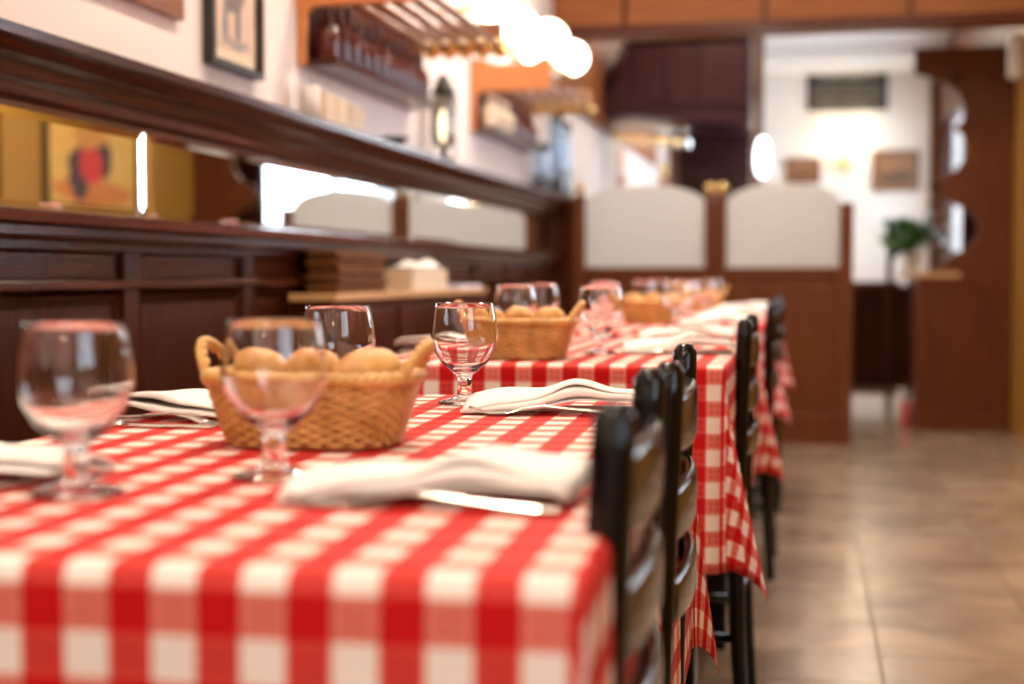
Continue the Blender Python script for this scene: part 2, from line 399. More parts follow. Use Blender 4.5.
# panelling on the left wall
PY0, PY1 = Y0, 7.78
tr = struct(box(XL, XL + 0.012, PY0, PY1, 0.0, 0.99).build('trim_1', 'mahogany_z'), 'dark mahogany wainscot panelling along the left wall', 'panelling')
box(XL + 0.012, XL + 0.034, PY0, PY1, 0.0, 0.14).build('skirting', 'mahogany_y', tr, bevel=0.004)
box(XL + 0.012, XL + 0.034, PY0, PY1, 0.888, 0.908).build('rail', 'mahogany_y', tr, bevel=0.004)
box(XL + 0.012, XL + 0.034, PY0, PY1, 0.962, 0.985).build('rail', 'mahogany_y', tr, bevel=0.004)
MB().prism([(XL, 0.982), (XL + 0.055, 0.982), (XL + 0.06, 0.99), (XL + 0.06, 1.005), (XL + 0.075, 1.012), (XL + 0.078, 1.026), (XL + 0.07, 1.032), (XL, 1.032)], 'y', PY0, PY1).build('sill_moulding', 'mahogany_y', tr)
stiles = [2.715 + 0.625 * k for k in range(-7, 8)]
for s in stiles:
    if PY0 < s < PY1: box(XL + 0.012, XL + 0.030, s - 0.034, s + 0.034, 0.14, 0.965).build('stile', 'mahogany_z', tr, bevel=0.003)
for a, b in zip(stiles[:-1], stiles[1:]):
    if a < PY0 or b > PY1: continue
    p = MB(); ya, yb = a + 0.036, b - 0.036
    p.add([(XL + 0.013, ya, 0.142), (XL + 0.013, yb, 0.142), (XL + 0.013, yb, 0.887), (XL + 0.013, ya, 0.887),
           (XL + 0.026, ya + 0.012, 0.154), (XL + 0.026, yb - 0.012, 0.154), (XL + 0.026, yb - 0.012, 0.875), (XL + 0.026, ya + 0.012, 0.875),
           (XL + 0.016, ya + 0.03, 0.172), (XL + 0.016, yb - 0.03, 0.172), (XL + 0.016, yb - 0.03, 0.857), (XL + 0.016, ya + 0.03, 0.857)],
          [(0, 1, 5, 4), (1, 2, 6, 5), (2, 3, 7, 6), (3, 0, 4, 7), (4, 5, 9, 8), (5, 6, 10, 9), (6, 7, 11, 10), (7, 4, 8, 11), (8, 9, 10, 11)])
    p.build('panel', 'mahogany_z', tr)
    box(XL + 0.012, XL + 0.018, ya, yb, 0.91, 0.96).build('panel', 'mahogany_y', tr, bevel=0.002)
# cornice shelf over the mirrors
co = struct(MB().prism([(XL, 1.222), (XL + 0.02, 1.225), (XL + 0.034, 1.236), (XL + 0.04, 1.254), (XL + 0.056, 1.262), (XL + 0.062, 1.284),
                        (XL + 0.086, 1.294), (XL + 0.098, 1.310), (XL + 0.115, 1.316), (XL + 0.115, 1.334), (XL, 1.334)], 'y', PY0, PY1).build('trim_2', 'mahogany_y'),
            'dark moulded cornice shelf running above the wall mirrors', 'cornice')
def mirror(a, b, label):
    z0, z1 = 1.034, 1.222; w = 0.032; t = 0.0024; x = XL + 0.004
    o = MB().add([(x, a, z0), (x, b, z0), (x, b, z1), (x, a, z1),
                  (x + t, a + w, z0 + w * 0.6), (x + t, b - w, z0 + w * 0.6), (x + t, b - w, z1 - w * 0.6), (x + t, a + w, z1 - w * 0.6),
                  (XL + 0.001, a, z0), (XL + 0.001, b, z0), (XL + 0.001, b, z1), (XL + 0.001, a, z1)],
                 [(0, 1, 5, 4), (1, 2, 6, 5), (2, 3, 7, 6), (3, 0, 4, 7), (4, 5, 6, 7), (1, 0, 8, 9), (2, 1, 9, 10), (3, 2, 10, 11), (0, 3, 11, 8)]).build('wall_mirror', 'mirror')
    tag(o, label, 'mirror', 'mirrors along the left wall')
mirror(0.757, 2.832, 'wall mirror reflecting the yellow poster')
mirror(2.834, 4.910, 'middle wall mirror reflecting the bright windows')
mirror(4.912, 7.55, 'farthest wall mirror reflecting pale frosted glass, by the wooden partition')
struct(box(XL, XL + 0.05, 7.55, 7.78, 0.985, 1.226).build('trim_3', 'mahogany_z'), 'dark wooden end post of the mirror strip', 'post')

# ------------------------------------------------------------------ partition with frosted glass
PY = 7.85
pt = thing('glass_partition', 'low wooden booth partition with two frosted panes and brass ball posts', 'partition', (0, PY, 0))
def ppart(n, a, m, z0=None, **k): return box(*a).build(n, m, pt, **k)
for (xa, xb, top, ball) in ((-1.29, -1.225, 1.355, True), (-0.565, -0.513, 1.355, True), (-0.500, -0.448, 1.355, True), (0.155, 0.225, 1.30, False)):
    p = box(xa, xb, -0.035, 0.035, 0, top).build('post', 'screen_wood', pt, bevel=0.005)
    if ball:
        c = (xa + xb) / 2
        MB().lathe([(0.0, top), (0.022, top), (0.022, top + 0.006), (0.010, top + 0.012), (0.010, top + 0.018)], 16, (c, 0, 0)).ball((c, 0, top + 0.040), 0.028).build('brass_ball', 'polished_brass', p, smooth=True)
box(-1.395, -1.29, -0.03, 0.03, 0, 1.34).build('post', 'mahogany_z', pt)
box(-0.513, -0.500, -0.02, 0.02, 0, 1.30).build('filler_strip', 'mahogany_z', pt)
for (xa, xb) in ((-1.225, -0.565), (-0.448, 0.155)):
    box(xa, xb, -0.03, 0.03, 0.90, 0.955).build('rail', 'screen_wood', pt, bevel=0.004)
    box(xa, xb, -0.03, 0.03, 0.0, 0.16).build('rail', 'screen_wood', pt, bevel=0.004)
    box(xa, xb, -0.012, 0.012, 0.16, 0.90).build('panel', 'screen_wood', pt)
    fr = MB()
    for q in ((xa + 0.06, xb - 0.06, 0.22, 0.245), (xa + 0.06, xb - 0.06, 0.815, 0.84), (xa + 0.06, xa + 0.085, 0.245, 0.815), (xb - 0.085, xb - 0.06, 0.245, 0.815)):
        fr.box(q[0], q[1], -0.022, -0.012, q[2], q[3])
    fr.build('panel_moulding', 'screen_wood', pt)
    mid, hw = (xa + xb) / 2, (xb - xa) / 2
    poly = [(xa, 0.955), (xb, 0.955)] + [(mid + hw * math.cos(t), 1.305 + 0.105 * math.sin(t)) for t in [PI * i / 20 for i in range(21)]]
    MB().prism(poly, 'y', -0.004, 0.004).build('frosted_pane', 'frosted', pt)

# ------------------------------------------------------------------ beam and back room
bm = struct(MB().box(XL, XR, 7.78, 8.02, 2.225, ZC).build('trim_4', 'beam_wood'), 'reddish wooden ceiling beam above the partition', 'beam')
box(XL, XR, 7.745, 7.78, 2.22, 2.27).build('moulding', 'mahogany_x', bm, bevel=0.006)
box(XL, XR, 7.75, 7.78, 2.62, 2.66).build('moulding', 'mahogany_x', bm, bevel=0.006)
for xx in (-1.0, -0.25, 0.5):
    box(xx - 0.01, xx + 0.01, 7.77, 7.78, 2.27, 2.62).build('batten', 'mahogany_z', bm)
struct(box(-0.56, XR, 12.9, Y1, 2.80, ZC).build('trim_5', 'white_paint'), 'white boxed soffit along the far wall', 'soffit')

struct(box(XL, XL + 0.03, 8.02, 13.0, 1.90, ZC).build('trim_7', 'beam_wood'), 'lit reddish wood panelling on the left wall beyond the beam', 'panelling')
# carved screen with counter
SY = 8.70
scn = thing('carved_screen', 'tall wooden screen with scroll cut edge standing above a counter base', 'screen', (0, SY, 0))
prof = [(0.60, 0.93), (0.60, 0.0), (1.148, 0.0), (1.148, 2.22), (0.66, 2.22), (0.66, 2.20)]
def sp(px, py):  # scroll outline measured on the screen's own plane
    return ((px - 830.6) / 160.6, 0.93 + (272 - py) / 162.5 + 0.003)
sc_pts = [(925, 84), (940, 88), (955, 95), (966, 107), (971, 121), (968, 130), (961, 136), (968, 142), (973, 152), (971, 165), (963, 176), (950, 182), (938, 190),
          (946, 200), (960, 207), (975, 214), (984, 225), (984, 238), (975, 249), (960, 258), (950, 266), (945, 272)]
up = [sp(*q) for q in sc_pts]
upper = [(1.148, 0.93), (1.148, 2.235)] + [(up[0][0], 2.235)] + up
MB().prism(upper, 'y', -0.02, 0.03).build('scroll_panel', 'screen_wood', scn, bevel=0.004)
box(0.61, 1.148, -0.02, 0.02, 0.0, 0.90).box(0.86, 1.148, -0.02, 0.03, 0.90, 0.93).build('base_panel', 'screen_wood', scn)
for q in ((0.61, 1.148, 0.0, 0.11), (0.61, 1.148, 0.83, 0.90), (0.61, 0.69, 0.11, 0.83), (1.068, 1.148, 0.11, 0.83)):
    box(q[0], q[1], -0.036, -0.02, q[2], q[3]).build('frame_board', 'screen_wood', scn, bevel=0.004)
for q in ((0.74, 1.02, 0.17, 0.19), (0.74, 1.02, 0.76, 0.78), (0.74, 0.76, 0.19, 0.76), (1.0, 1.02, 0.19, 0.76)):
    box(q[0], q[1], -0.03, -0.02, q[2], q[3]).build('panel_moulding', 'screen_wood', scn)
box(0.61, 0.65, 0.02, 0.80, 0, 0.90).build('side_panel', 'mahogany_y', scn)
box(0.57, 0.86, -0.05, 0.85, 0.90, 0.93).build('counter_top', 'light_wood', scn, bevel=0.004)
for q in ((940, 190), (955, 88)):
    a, b = sp(*q); MB().ball((a + 0.03, -0.03, b), 0.028).build('knob', 'mahogany_x', scn, smooth=True)

box(0.93, 1.148, 0.66, 0.69, 0.93, 2.22).build('back_panel', 'mahogany_z', scn, bevel=0.004)
# pot plant on the counter
pl = thing('potted_plant', 'leafy green plant in a white pot on the counter top', 'plant', (0.625, 9.30, 0.931))
MB().lathe([(0, 0), (0.040, 0), (0.047, 0.02), (0.055, 0.12), (0.058, 0.125), (0.050, 0.125), (0.046, 0.105), (0, 0.105)], 20).build('pot', 'white_glaze', pl, smooth=True)
rp = random.Random(3)
for i in range(46):
    a = rp.uniform(0, 2 * PI); el = rp.uniform(0.05, 1.3); L = rp.uniform(0.20, 0.36)
    d = Vector((math.cos(a) * math.cos(el), math.sin(a) * math.cos(el), math.sin(el)))
    s = d.cross(Vector((0, 0, 1))).normalized(); b0 = Vector((0, 0, 0.105))
    tip = b0 + d * L; m1 = b0 + d * L * 0.55 + Vector((0, 0, 0.02)); m2 = b0 + d * L * 0.78 + Vector((0, 0, 0.012)); w = L * 0.17
    lf = MB().add([b0, m1 - s * w * .5, m1 + s * w * .5, m2 - s * w, m2 + s * w, tip - Vector((0, 0, 0.06)), m2 + Vector((0, 0, 0.008))],
                  [(0, 1, 2), (1, 3, 6), (1, 6, 2), (2, 6, 4), (3, 5, 6), (6, 5, 4)])
    lf.build('leaf', 'leaf', pl)

# balustrade behind the gap
bl = thing('balustrade', 'dark turned balustrade seen through the gap beside the partition', 'railing', (0.18, 10.0, 0))
box(0, 0.42, -0.03, 0.03, 0.83, 0.87).build('handrail', 'mahogany_x', bl, bevel=0.006)
box(-0.03, 0.52, 0.06, 0.08, 0.14, 0.84).build('back_panel', 'mahogany_z', bl)
box(0, 0.42, -0.025, 0.025, 0.10, 0.14).build('bottom_rail', 'mahogany_x', bl, bevel=0.004)
box(0.33, 0.37, -0.03, 0.03, 0, 1.30).build('newel_post', 'mahogany_z', bl, bevel=0.005)
bal = MB().lathe([(0.012, 0.14), (0.020, 0.20), (0.024, 0.30), (0.012, 0.40), (0.010, 0.50), (0.014, 0.62), (0.019, 0.72), (0.012, 0.83)], 12).mesh('baluster', 'mahogany_z', True)
for i in range(6):
    o = bpy.data.objects.new('baluster', bal); COL.objects.link(o); o.parent = bl; o.location = (0.03 + i * 0.062, 0, 0)
ex = thing('red_canister', 'small red canister on the floor beside the counter', 'canister', (0.575, 8.86, 0))
MB().lathe([(0, 0), (0.028, 0), (0.030, 0.01), (0.030, 0.13), (0.018, 0.155), (0, 0.155)], 16).build('body', 'red', ex, smooth=True)
MB().lathe([(0, 0.155), (0.012, 0.155), (0.012, 0.18), (0, 0.18)], 12).build('valve', 'black_matt', ex, smooth=True)

# far wall: sign, sconce, two pictures
sg = thing('wall_sign', 'black notice board with pale lettering high on the far white wall', 'sign', (0.33, Y1 - 0.001, 2.66))
box(-0.37, 0.37, -0.03, 0, -0.20, 0.22).build('board', 'black_matt', sg, bevel=0.004)
rs = random.Random(11)
for row, (z, h, a, b) in enumerate(((0.10, 0.055, -0.22, 0.22), (0.03, 0.016, -0.30, 0.30), (-0.04, 0.020, -0.33, 0.33), (-0.10, 0.018, -0.33, 0.30), (-0.16, 0.018, -0.33, 0.33))):
    tx = MB(); x = a
    while x < b:
        w = rs.uniform(0.4, 0.8) * h
        k = rs.randint(0, 2)
        tx.box(x, x + w * 0.3, -0.032, -0.03, z, z + h)
        if k != 1: tx.box(x + w * 0.3, x + w, -0.032, -0.03, z + h * 0.75, z + h)
        if k != 0: tx.box(x + w * 0.3, x + w, -0.032, -0.03, z, z + h * 0.25)
        tx.box(x + w * 0.3, x + w * 0.9, -0.032, -0.03, z + h * 0.42, z + h * 0.6)
        x += w + h * (0.3 if rs.random() < 0.8 else 0.8)
    o = tx.build('lettering', 'cream', sg); o['kind'] = 'stuff'
sn = thing('wall_sconce', 'lit double shade sconce with brass stem on the far wall below the sign', 'lamp', (0.31, Y1, 2.02))
MB().lathe([(0, -0.14), (0.03, -0.13), (0.03, -0.08), (0.012, -0.06), (0.012, 0.10), (0.02, 0.11), (0, 0.13)], 14, (0, -0.10, 0)).build('stem', 'brass', sn, smooth=True)
box(-0.03, 0.03, -0.02, 0, -0.14, 0.0).build('back_plate', 'brass', sn, bevel=0.005)
for s in (-1, 1):
    MB().tube([(0, -0.10, -0.05), (s * 0.08, -0.11, -0.09), (s * 0.15, -0.12, -0.03), (s * 0.15, -0.12, 0.16)], 0.009).build('arm', 'brass', sn, smooth=True)
    MB().lathe([(0.085, 0.14), (0.055, 0.32), (0.050, 0.32), (0.080, 0.14)], 20, (s * 0.15, -0.12, 0)).build('shade', 'sconce_glow', sn, smooth=True)
for (x, z, hw, hh, lab) in ((-0.075, 1.90, 0.165, 0.12, 'small brown framed picture low on the far wall, left of the sconce'), (0.78, 1.89, 0.215, 0.19, 'larger brown framed picture on the far wall, right of the sconce')):
    p = thing('framed_picture', lab, 'picture', (x, Y1 - 0.001, z), 0, 'pictures on the far wall')
    fr = MB(); t = 0.03
    fr.box(-hw, hw, -0.03, 0, hh - t, hh).box(-hw, hw, -0.03, 0, -hh, -hh + t).box(-hw, -hw + t, -0.03, 0, -hh + t, hh - t).box(hw - t, hw, -0.03, 0, -hh + t, hh - t)
    fr.build('frame', 'rack_wood', p)
    uv_quad('print', 'small_print', [(-hw + t, -0.012, -hh + t), (hw - t, -0.012, -hh + t), (hw - t, -0.012, hh - t), (-hw + t, -0.012, hh - t)], p)
wl = thing('box_light', 'white box shaped lamp fixed high on the right wall beside the beam', 'lamp', (XR, 8.45, 2.02))
box(-0.07, 0, -0.06, 0.06, 0, 0.235).build('housing', 'white_paint', wl, bevel=0.012)
box(-0.05, -0.01, -0.04, 0.04, -0.012, 0.002).build('diffuser', 'white_glaze', wl, bevel=0.004)

# bar hood and what stands below it
hd = thing('bar_hood', 'dark plum stained bar canopy with slanted left side behind the partition', 'canopy', (0, 9.5, 0))
hp = [(-1.365, 2.02), (-1.355, 1.985), (-0.395, 1.895), (-0.395, 2.50), (-1.20, 2.50), (-1.365, 2.12)]
MB().prism(hp, 'y', 0.02, 0.75).build('body', 'hood_wood', hd)
for (xa, xb) in ((-1.17, -0.97), (-0.95, -0.75), (-0.73, -0.42)):
    box(xa, xb, 0.0, 0.02, 2.03, 2.42).build('panel', 'hood_wood', hd, bevel=0.006)
for (a, b) in (((-1.335, 2.16), (-1.20, 2.47)),):
    MB().tube([(a[0], 0.0, a[1]), (b[0], 0.0, b[1])], 0.03, 8).build('edge_moulding', 'hood_wood', hd, smooth=True)
box(-1.21, -0.385, -0.03, 0.02, 2.46, 2.52).build('top_moulding', 'hood_wood', hd, bevel=0.01)
struct(box(-0.435, -0.365, 10.76, 10.83, 0, ZC).build('trim_6', 'beam_wood'), 'brown upright post at the right end of the bar', 'post')
bb = thing('back_bar', 'dark bar back with shelf standing behind the partition', 'bar', (0, 10.44, 0))
box(-1.02, -0.44, 0.25, 0.29, 0.0, 2.45).build('back_panel', 'hood_wood', bb)
box(-1.02, -0.44, -0.05, 0.25, 1.40, 1.43).build('shelf', 'mahogany_x', bb, bevel=0.004)
box(-1.02, -0.44, -0.10, 0.25, 0.0, 1.05).build('cabinet', 'mahogany_z', bb, bevel=0.006)
box(-1.02, -0.97, -0.05, 0.25, 1.43, 1.88).build('divider', 'rack_wood', bb)
# lattice front
for i in range(7):
    x = -0.90 + i * 0.07
    box(x - 0.006, x + 0.006, -0.03, -0.015, 1.43, 1.88).build('lattice_bar', 'mahogany_z', bb)
for i in range(7):
    z = 1.46 + i * 0.065
    box(-0.94, -0.45, -0.015, 0.0, z - 0.006, z + 0.006).build('lattice_bar', 'mahogany_x', bb)
pp = thing('red_white_print', 'white print with a red figure on the left wall below the bar canopy', 'poster', (XL, 10.55, 1.43))
box(0, 0.012, -0.75, 0.75, 0, 0.46).build('mount', 'white_paint', pp)
uv_quad('print', 'red_print', [(0.0145, -0.74, 0.008), (0.0145, 0.74, 0.008), (0.0145, 0.74, 0.452), (0.0145, -0.74, 0.452)], pp)
bn = thing('brass_ball_post', 'slim honey wood post with a single brass ball behind the partition', 'post', (-0.90, 8.9, 0))
box(-0.025, 0.025, -0.025, 0.025, 0, 1.52).build('shaft', 'orange_wood', bn, bevel=0.004)
MB().lathe([(0, 1.52), (0.02, 1.52), (0.012, 1.535), (0.012, 1.545)], 14).ball((0, 0, 1.570), 0.030).build('brass_ball', 'polished_brass', bn, smooth=True)
ol = thing('oval_window_glow', 'glowing white oval standing in for a bright window beside the bar post', 'lamp', (-0.335, 10.2, 1.60))
MB().lathe([(0.0, 0.0), (0.03, 0.01), (0.048, 0.07), (0.052, 0.13), (0.048, 0.20), (0.03, 0.26), (0.015, 0.275), (0, 0.275)], 20).build('shade', 'window_glow', ol, smooth=True)  # glowing oval put in place of a bright window
MB().tube([(0, 0, 0.27), (0, 0, ZC - 1.60)], 0.006).build('rod', 'iron', ol)
# glasses hanging under the hood
WG = [(0.0, 0.0), (0.034, 0.0), (0.0355, 0.0015), (0.030, 0.004), (0.012, 0.0085), (0.0098, 0.013), (0.0094, 0.030), (0.0105, 0.037), (0.018, 0.0425), (0.030, 0.053),
      (0.0395, 0.068), (0.0438, 0.083), (0.0442, 0.090), (0.0428, 0.104), (0.0395, 0.124), (0.0380, 0.1305),
      (0.0374, 0.1312), (0.0368, 0.1305), (0.0383, 0.124), (0.0415, 0.104), (0.0428, 0.090), (0.0424, 0.083), (0.0380, 0.069), (0.0288, 0.0555), (0.016, 0.0465), (0.006, 0.0445), (0, 0.044)]
M['amber_glass'] = glass('amber tinted glass', (1.0, 0.80, 0.50))
hang = MB().lathe([(r * 0.9, z * 0.95) for r, z in WG], 16, flip=True).mesh('hanging_glass', 'amber_glass', True)
rk = thing('glass_rail', 'brass glass hanging rail fixed below the bar hood', 'rack', (0, 9.6, 0))
for y in (0.0, 0.06): MB().tube([(-1.36, y, 1.955), (-0.80, y, 1.90)], 0.008).build('rod', 'brass', rk, smooth=True)
for i in range(7):
    x = -1.30 + i * 0.078
    o = bpy.data.objects.new('hanging_glass', hang); COL.objects.link(o); o.location = (x, 9.63, 1.955 - (x + 1.36) * 0.098 - 0.009)
    tag(o, ('leftmost', 'second from left', 'third from left', 'middle', 'third from right', 'second from right', 'rightmost')[i] + ' amber glass hanging upside down under the bar hood', 'glass', 'glasses under the bar hood')

# ------------------------------------------------------------------ left wall fittings
ds = tag(box(XL, XL + 0.02, 2.50, 3.008, 1.487, 1.80).build('wooden_board', 'rack_wood', bevel=0.004), 'reddish brown wooden board hung on the plaster wall at the upper left', 'board')
fp = thing('framed_picture', 'black framed grey engraving of a bull on the plaster wall', 'picture', (XL, 3.305, 1.62))
hw, hh, t = 0.160, 0.206, 0.018
MB().box(0, 0.028, -hw, hw, hh - t, hh).box(0, 0.028, -hw, hw, -hh, -hh + t).box(0, 0.028, -hw, -hw + t, -hh + t, hh - t).box(0, 0.028, hw - t, hw, -hh + t, hh - t).build('frame', 'black_matt', fp)
box(0, 0.010, -hw + t, hw - t, -hh + t, hh - t).build('mat_board', 'cream', fp)
uv_quad('print', 'bull_print', [(0.0115, -hw + 0.05, -hh + 0.055), (0.0115, hw - 0.05, -hh + 0.055), (0.0115, hw - 0.05, hh - 0.06), (0.0115, -hw + 0.05, hh - 0.06)], fp)

def wall_rack(ya, yb, zb, label, nrod=5, nb=8, group='wine racks on the plaster wall'):
    L = yb - ya
    r = thing('wine_rack', label, 'rack', (XL, ya, zb), 0, group)
    side = [(0.0, 0.0), (0.022, 0.0), (0.026, 0.14), (0.045, 0.16), (0.34, 0.165), (0.34, 0.30), (0.30, 0.295), (0.27, 0.275), (0.10, 0.272), (0.06, 0.295), (0.0, 0.30)]
    MB().prism([(x, z) for x, z in side], 'y', 0, 0.022).build('side_board', 'orange_wood', r, bevel=0.002)
    far = [(0.0, 0.0), (0.045, 0.0), (0.045, 0.20), (0.06, 0.245), (0.34, 0.245), (0.34, 0.30), (0.0, 0.30)]
    MB().prism(far, 'y', L - 0.022, L).build('side_board', 'rack_wood', r, bevel=0.002)
    box(0, 0.012, 0.022, L - 0.022, 0.0, 0.30).build('back_board', 'mahogany_y', r)
    box(0.012, 0.11, 0.022, L - 0.022, 0.0, 0.018).build('shelf', 'mahogany_y', r, bevel=0.003)
    for i in range(nrod):
        x = 0.07 + i * 0.25 / (nrod - 1)
        rod = MB().tube([(x, 0.02, 0.222), (x, L + 0.015, 0.222)], 0.0135, 12).build('rod', 'rack_wood', r, smooth=True)
        MB().ball((x, L + 0.036, 0.216), 0.033, 16, 10).build('ball_end', 'polished_brass', rod, smooth=True)
    return r
def bottle_mesh(name, mat):
    return MB().lathe([(0, 0), (0.034, 0), (0.037, 0.004), (0.037, 0.075), (0.032, 0.095), (0.016, 0.115), (0.0145, 0.150), (0.0165, 0.152), (0.0165, 0.160), (0, 0.160)], 16).mesh(name, mat, True)
wall_rack(3.775, 4.915, 1.50, 'nearer wine rack with brass tipped rods on the plaster wall')
wall_rack(5.83, 6.98, 1.52, 'farther wine rack with honey wood bracket under the globe lamps')
mini = bottle_mesh('bottle', 'dark_bottle'); pale = bottle_mesh('bottle', 'cream')
for i in range(11):
    o = bpy.data.objects.new('bottle', mini); COL.objects.link(o); o.location = (XL + 0.062, 3.855 + i * 0.096, 1.519); o.scale = (0.95, 0.95, 0.92 + 0.1 * ((i * 7) % 3))
    tag(o, ('first', 'second', 'third', 'fourth', 'fifth', 'sixth', 'seventh', 'eighth', 'ninth', 'tenth', 'last')[i] + ' dark red bottle from the picture in the nearer wine rack', 'bottle', 'dark bottles in the nearer wine rack')
for i in range(9):
    o = bpy.data.objects.new('bottle', pale if i < 4 else mini); COL.objects.link(o); o.location = (XL + 0.062, 5.92 + i * 0.115, 1.539); o.scale = (0.95, 0.95, 0.9)
    if i < 4: tag(o, ('nearest', 'second nearest', 'third nearest', 'fourth')[i] + ' pale bottle standing in the farther wine rack', 'bottle', 'pale bottles in the farther wine rack')
    else: tag(o, ('first', 'second', 'third', 'fourth', 'last')[i - 4] + ' dark bottle after the pale ones in the farther wine rack', 'bottle', 'dark bottles in the farther wine rack')

# lantern, papers and vases on the cornice
ZS = 1.3345
ln = thing('lantern', 'slim dark framed lantern with a glowing bulb on the cornice shelf', 'lantern', (-1.325, 5.10, ZS))
MB().lathe([(0, 0), (0.040, 0), (0.040, 0.012), (0.012, 0.02), (0.012, 0.05), (0, 0.05)], 18).build('base', 'black_matt', ln, smooth=True)
MB().lathe([(0.030, 0.05), (0.040, 0.08), (0.043, 0.20), (0.034, 0.25), (0.032, 0.25), (0.041, 0.20), (0.038, 0.082), (0.028, 0.052)], 18).build('chimney_glass', 'smoked_glass', ln, smooth=True)
MB().ball((0, 0, 0.13), 0.024, 14, 10, (0.8, 0.8, 2.6)).build('bulb', 'bulb', ln, smooth=True)
MB().lathe([(0, 0.32), (0.014, 0.315), (0.034, 0.275), (0.044, 0.25), (0.036, 0.245), (0, 0.25)], 18).build('cap', 'black_matt', ln, smooth=True)
for a in range(4): MB().tube([(0.044 * math.cos(a * PI / 2 + .5), 0.044 * math.sin(a * PI / 2 + .5), 0.01), (0.044 * math.cos(a * PI / 2 + .5), 0.044 * math.sin(a * PI / 2 + .5), 0.252)], 0.0035, 6).build('strut', 'black_matt', ln)
cn = thing('candle', 'white candle standing on the cornice below the nearer wine rack', 'candle', (-1.335, 3.72, ZS))
MB().lathe([(0, 0), (0.022, 0), (0.022, 0.095), (0.018, 0.10), (0, 0.098)], 16).build('wax', 'white_glaze', cn, smooth=True)
MB().tube([(0, 0, 0.098), (0.001, 0, 0.108)], 0.0015, 5).build('wick', 'black_matt', cn)
for i, (y, w, h) in enumerate(((3.86, 0.085, 0.10), (3.97, 0.10, 0.095), (4.10, 0.12, 0.085))):
    c = tag(box(-0.03, 0.03, -w / 2, w / 2, 0, h).build('paper_carton', 'cream', None, (-1.36, y, ZS), bevel=0.004),
            ('beige carton next to the candle on the cornice', 'middle beige carton of the three on the cornice', 'lowest beige carton of the three on the cornice, farthest from the candle')[i], 'carton', 'cartons on the cornice')
cp = thing('dark_bowl', 'low dark bowl on the cornice between the cartons and the lantern', 'bowl', (-1.34, 4.52, ZS))
MB().lathe([(0, 0), (0.025, 0), (0.027, 0.006), (0.045, 0.03), (0.047, 0.035), (0.042, 0.033), (0.022, 0.01), (0, 0.008)], 20).build('bowl', 'iron', cp, smooth=True)
for i, (x, y, r, h, lab) in enumerate(((-1.33, 7.06, 0.048, 0.24, 'squat blue grey glass vase on the cornice, nearest of three'),
                                       (-1.33, 7.50, 0.040, 0.44, 'tall slender blue grey vase, middle of three on the cornice'),
                                       (-1.345, 7.85, 0.040, 0.42, 'tall blue grey vase at the far end, on the partition post'))):
    v = tag(MB().lathe([(0, 0), (r, 0), (r * 1.05, 0.01), (r * 0.95, h * 0.45), (r * 0.8, h * 0.8), (r * 0.9, h), (r * 0.84, h), (r * 0.74, h * 0.8), (r * 0.88, h * 0.45), (r * 0.92, 0.014), (0, 0.012)], 20)
            .build('glass_vase', 'blue_glass', None, (x, y, ZS if i < 2 else 1.3405), smooth=True), lab, 'vase', 'blue glass vases on the cornice')
# globe lamps above the farther rack
gl = thing('globe_wall_lamp', 'wall lamp with a cluster of glowing white globes above the farther wine rack', 'lamp', (XL, 6.6, 2.0))
box(0, 0.03, -0.30, 0.30, -0.05, 0.05).build('back_plate', 'brass', gl, bevel=0.006)
for i, (x, y, z, r) in enumerate(((0.20, 0.62, 0.02, 0.085), (0.14, 0.28, 0.055, 0.10), (0.13, -0.02, -0.03, 0.075), (0.12, -0.32, 0.02, 0.08), (0.10, -0.62, 0.03, 0.08))):
    MB().tube([(0.02, max(-0.28, min(0.28, y)), 0), (x, y, z - r)], 0.010).build('arm', 'brass', gl, smooth=True)
    MB().ball((x, y, z), r, 20, 12).build('globe', 'globe', gl, smooth=True)
gb = thing('globe_wall_lamp', 'single glowing white globe lamp above the nearer wine rack', 'lamp', (XL, 5.35, 1.93))
MB().tube([(0, 0, 0), (0.12, 0, 0.0), (0.16, 0, 0.05)], 0.010).build('arm', 'brass', gb, smooth=True)
MB().ball((0.16, 0, 0.13), 0.085, 20, 12).build('globe', 'globe', gb, smooth=True)

# serving ledge with stacks
lg = thing('serving_ledge', 'dark side cabinet with pale oak ledge against the panelling', 'cabinet', (-1.305, 4.50, 0))
box(-0.06, 0.075, -0.90, 0.90, 0.846, 0.866).build('ledge_top', 'light_wood', lg, bevel=0.003)
box(-0.06, 0.060, -0.89, 0.89, 0.0, 0.846).build('body', 'mahogany_z', lg)
for i in range(3):
    ya = -0.89 + i * 0.60
    box(0.060, 0.068, ya + 0.01, ya + 0.57, 0.08, 0.82).build('door', 'mahogany_z', lg, bevel=0.004)
for i in range(9):
    j = random.uniform(-0.007, 0.007)
    o = tag(box(-0.045, 0.045, -0.225, 0.225, 0, 0.0115).build('wooden_tray', 'board_wood', None, (-1.30 + j, 3.93 + j * 2, 0.8665 + i * 0.0132), bevel=0.003),
            ('lowest', 'second lowest', 'third lowest', 'fourth lowest', 'middle', 'fourth from the top', 'third from the top', 'second from the top', 'topmost')[i] + ' flat brown board in the stack on the oak ledge', 'tray', 'stack of brown boards on the ledge')
for i in range(7):
    o = tag(box(-0.05, 0.05, -0.22, 0.22, 0, 0.0095).build('folded_cloth', 'cream', None, (-1.295, 4.62, 0.8665 + i * 0.0100), bevel=0.003),
            ('lowest', 'second lowest', 'third lowest', 'middle', 'third from the top', 'second from the top', 'topmost')[i] + ' flat cream cloth in the pile next to the brown boards', 'cloth', 'cream cloths on the ledge')
rc = random.Random(5); cm = MB()
nx, ny = 12, 14; vs = []; fs = []
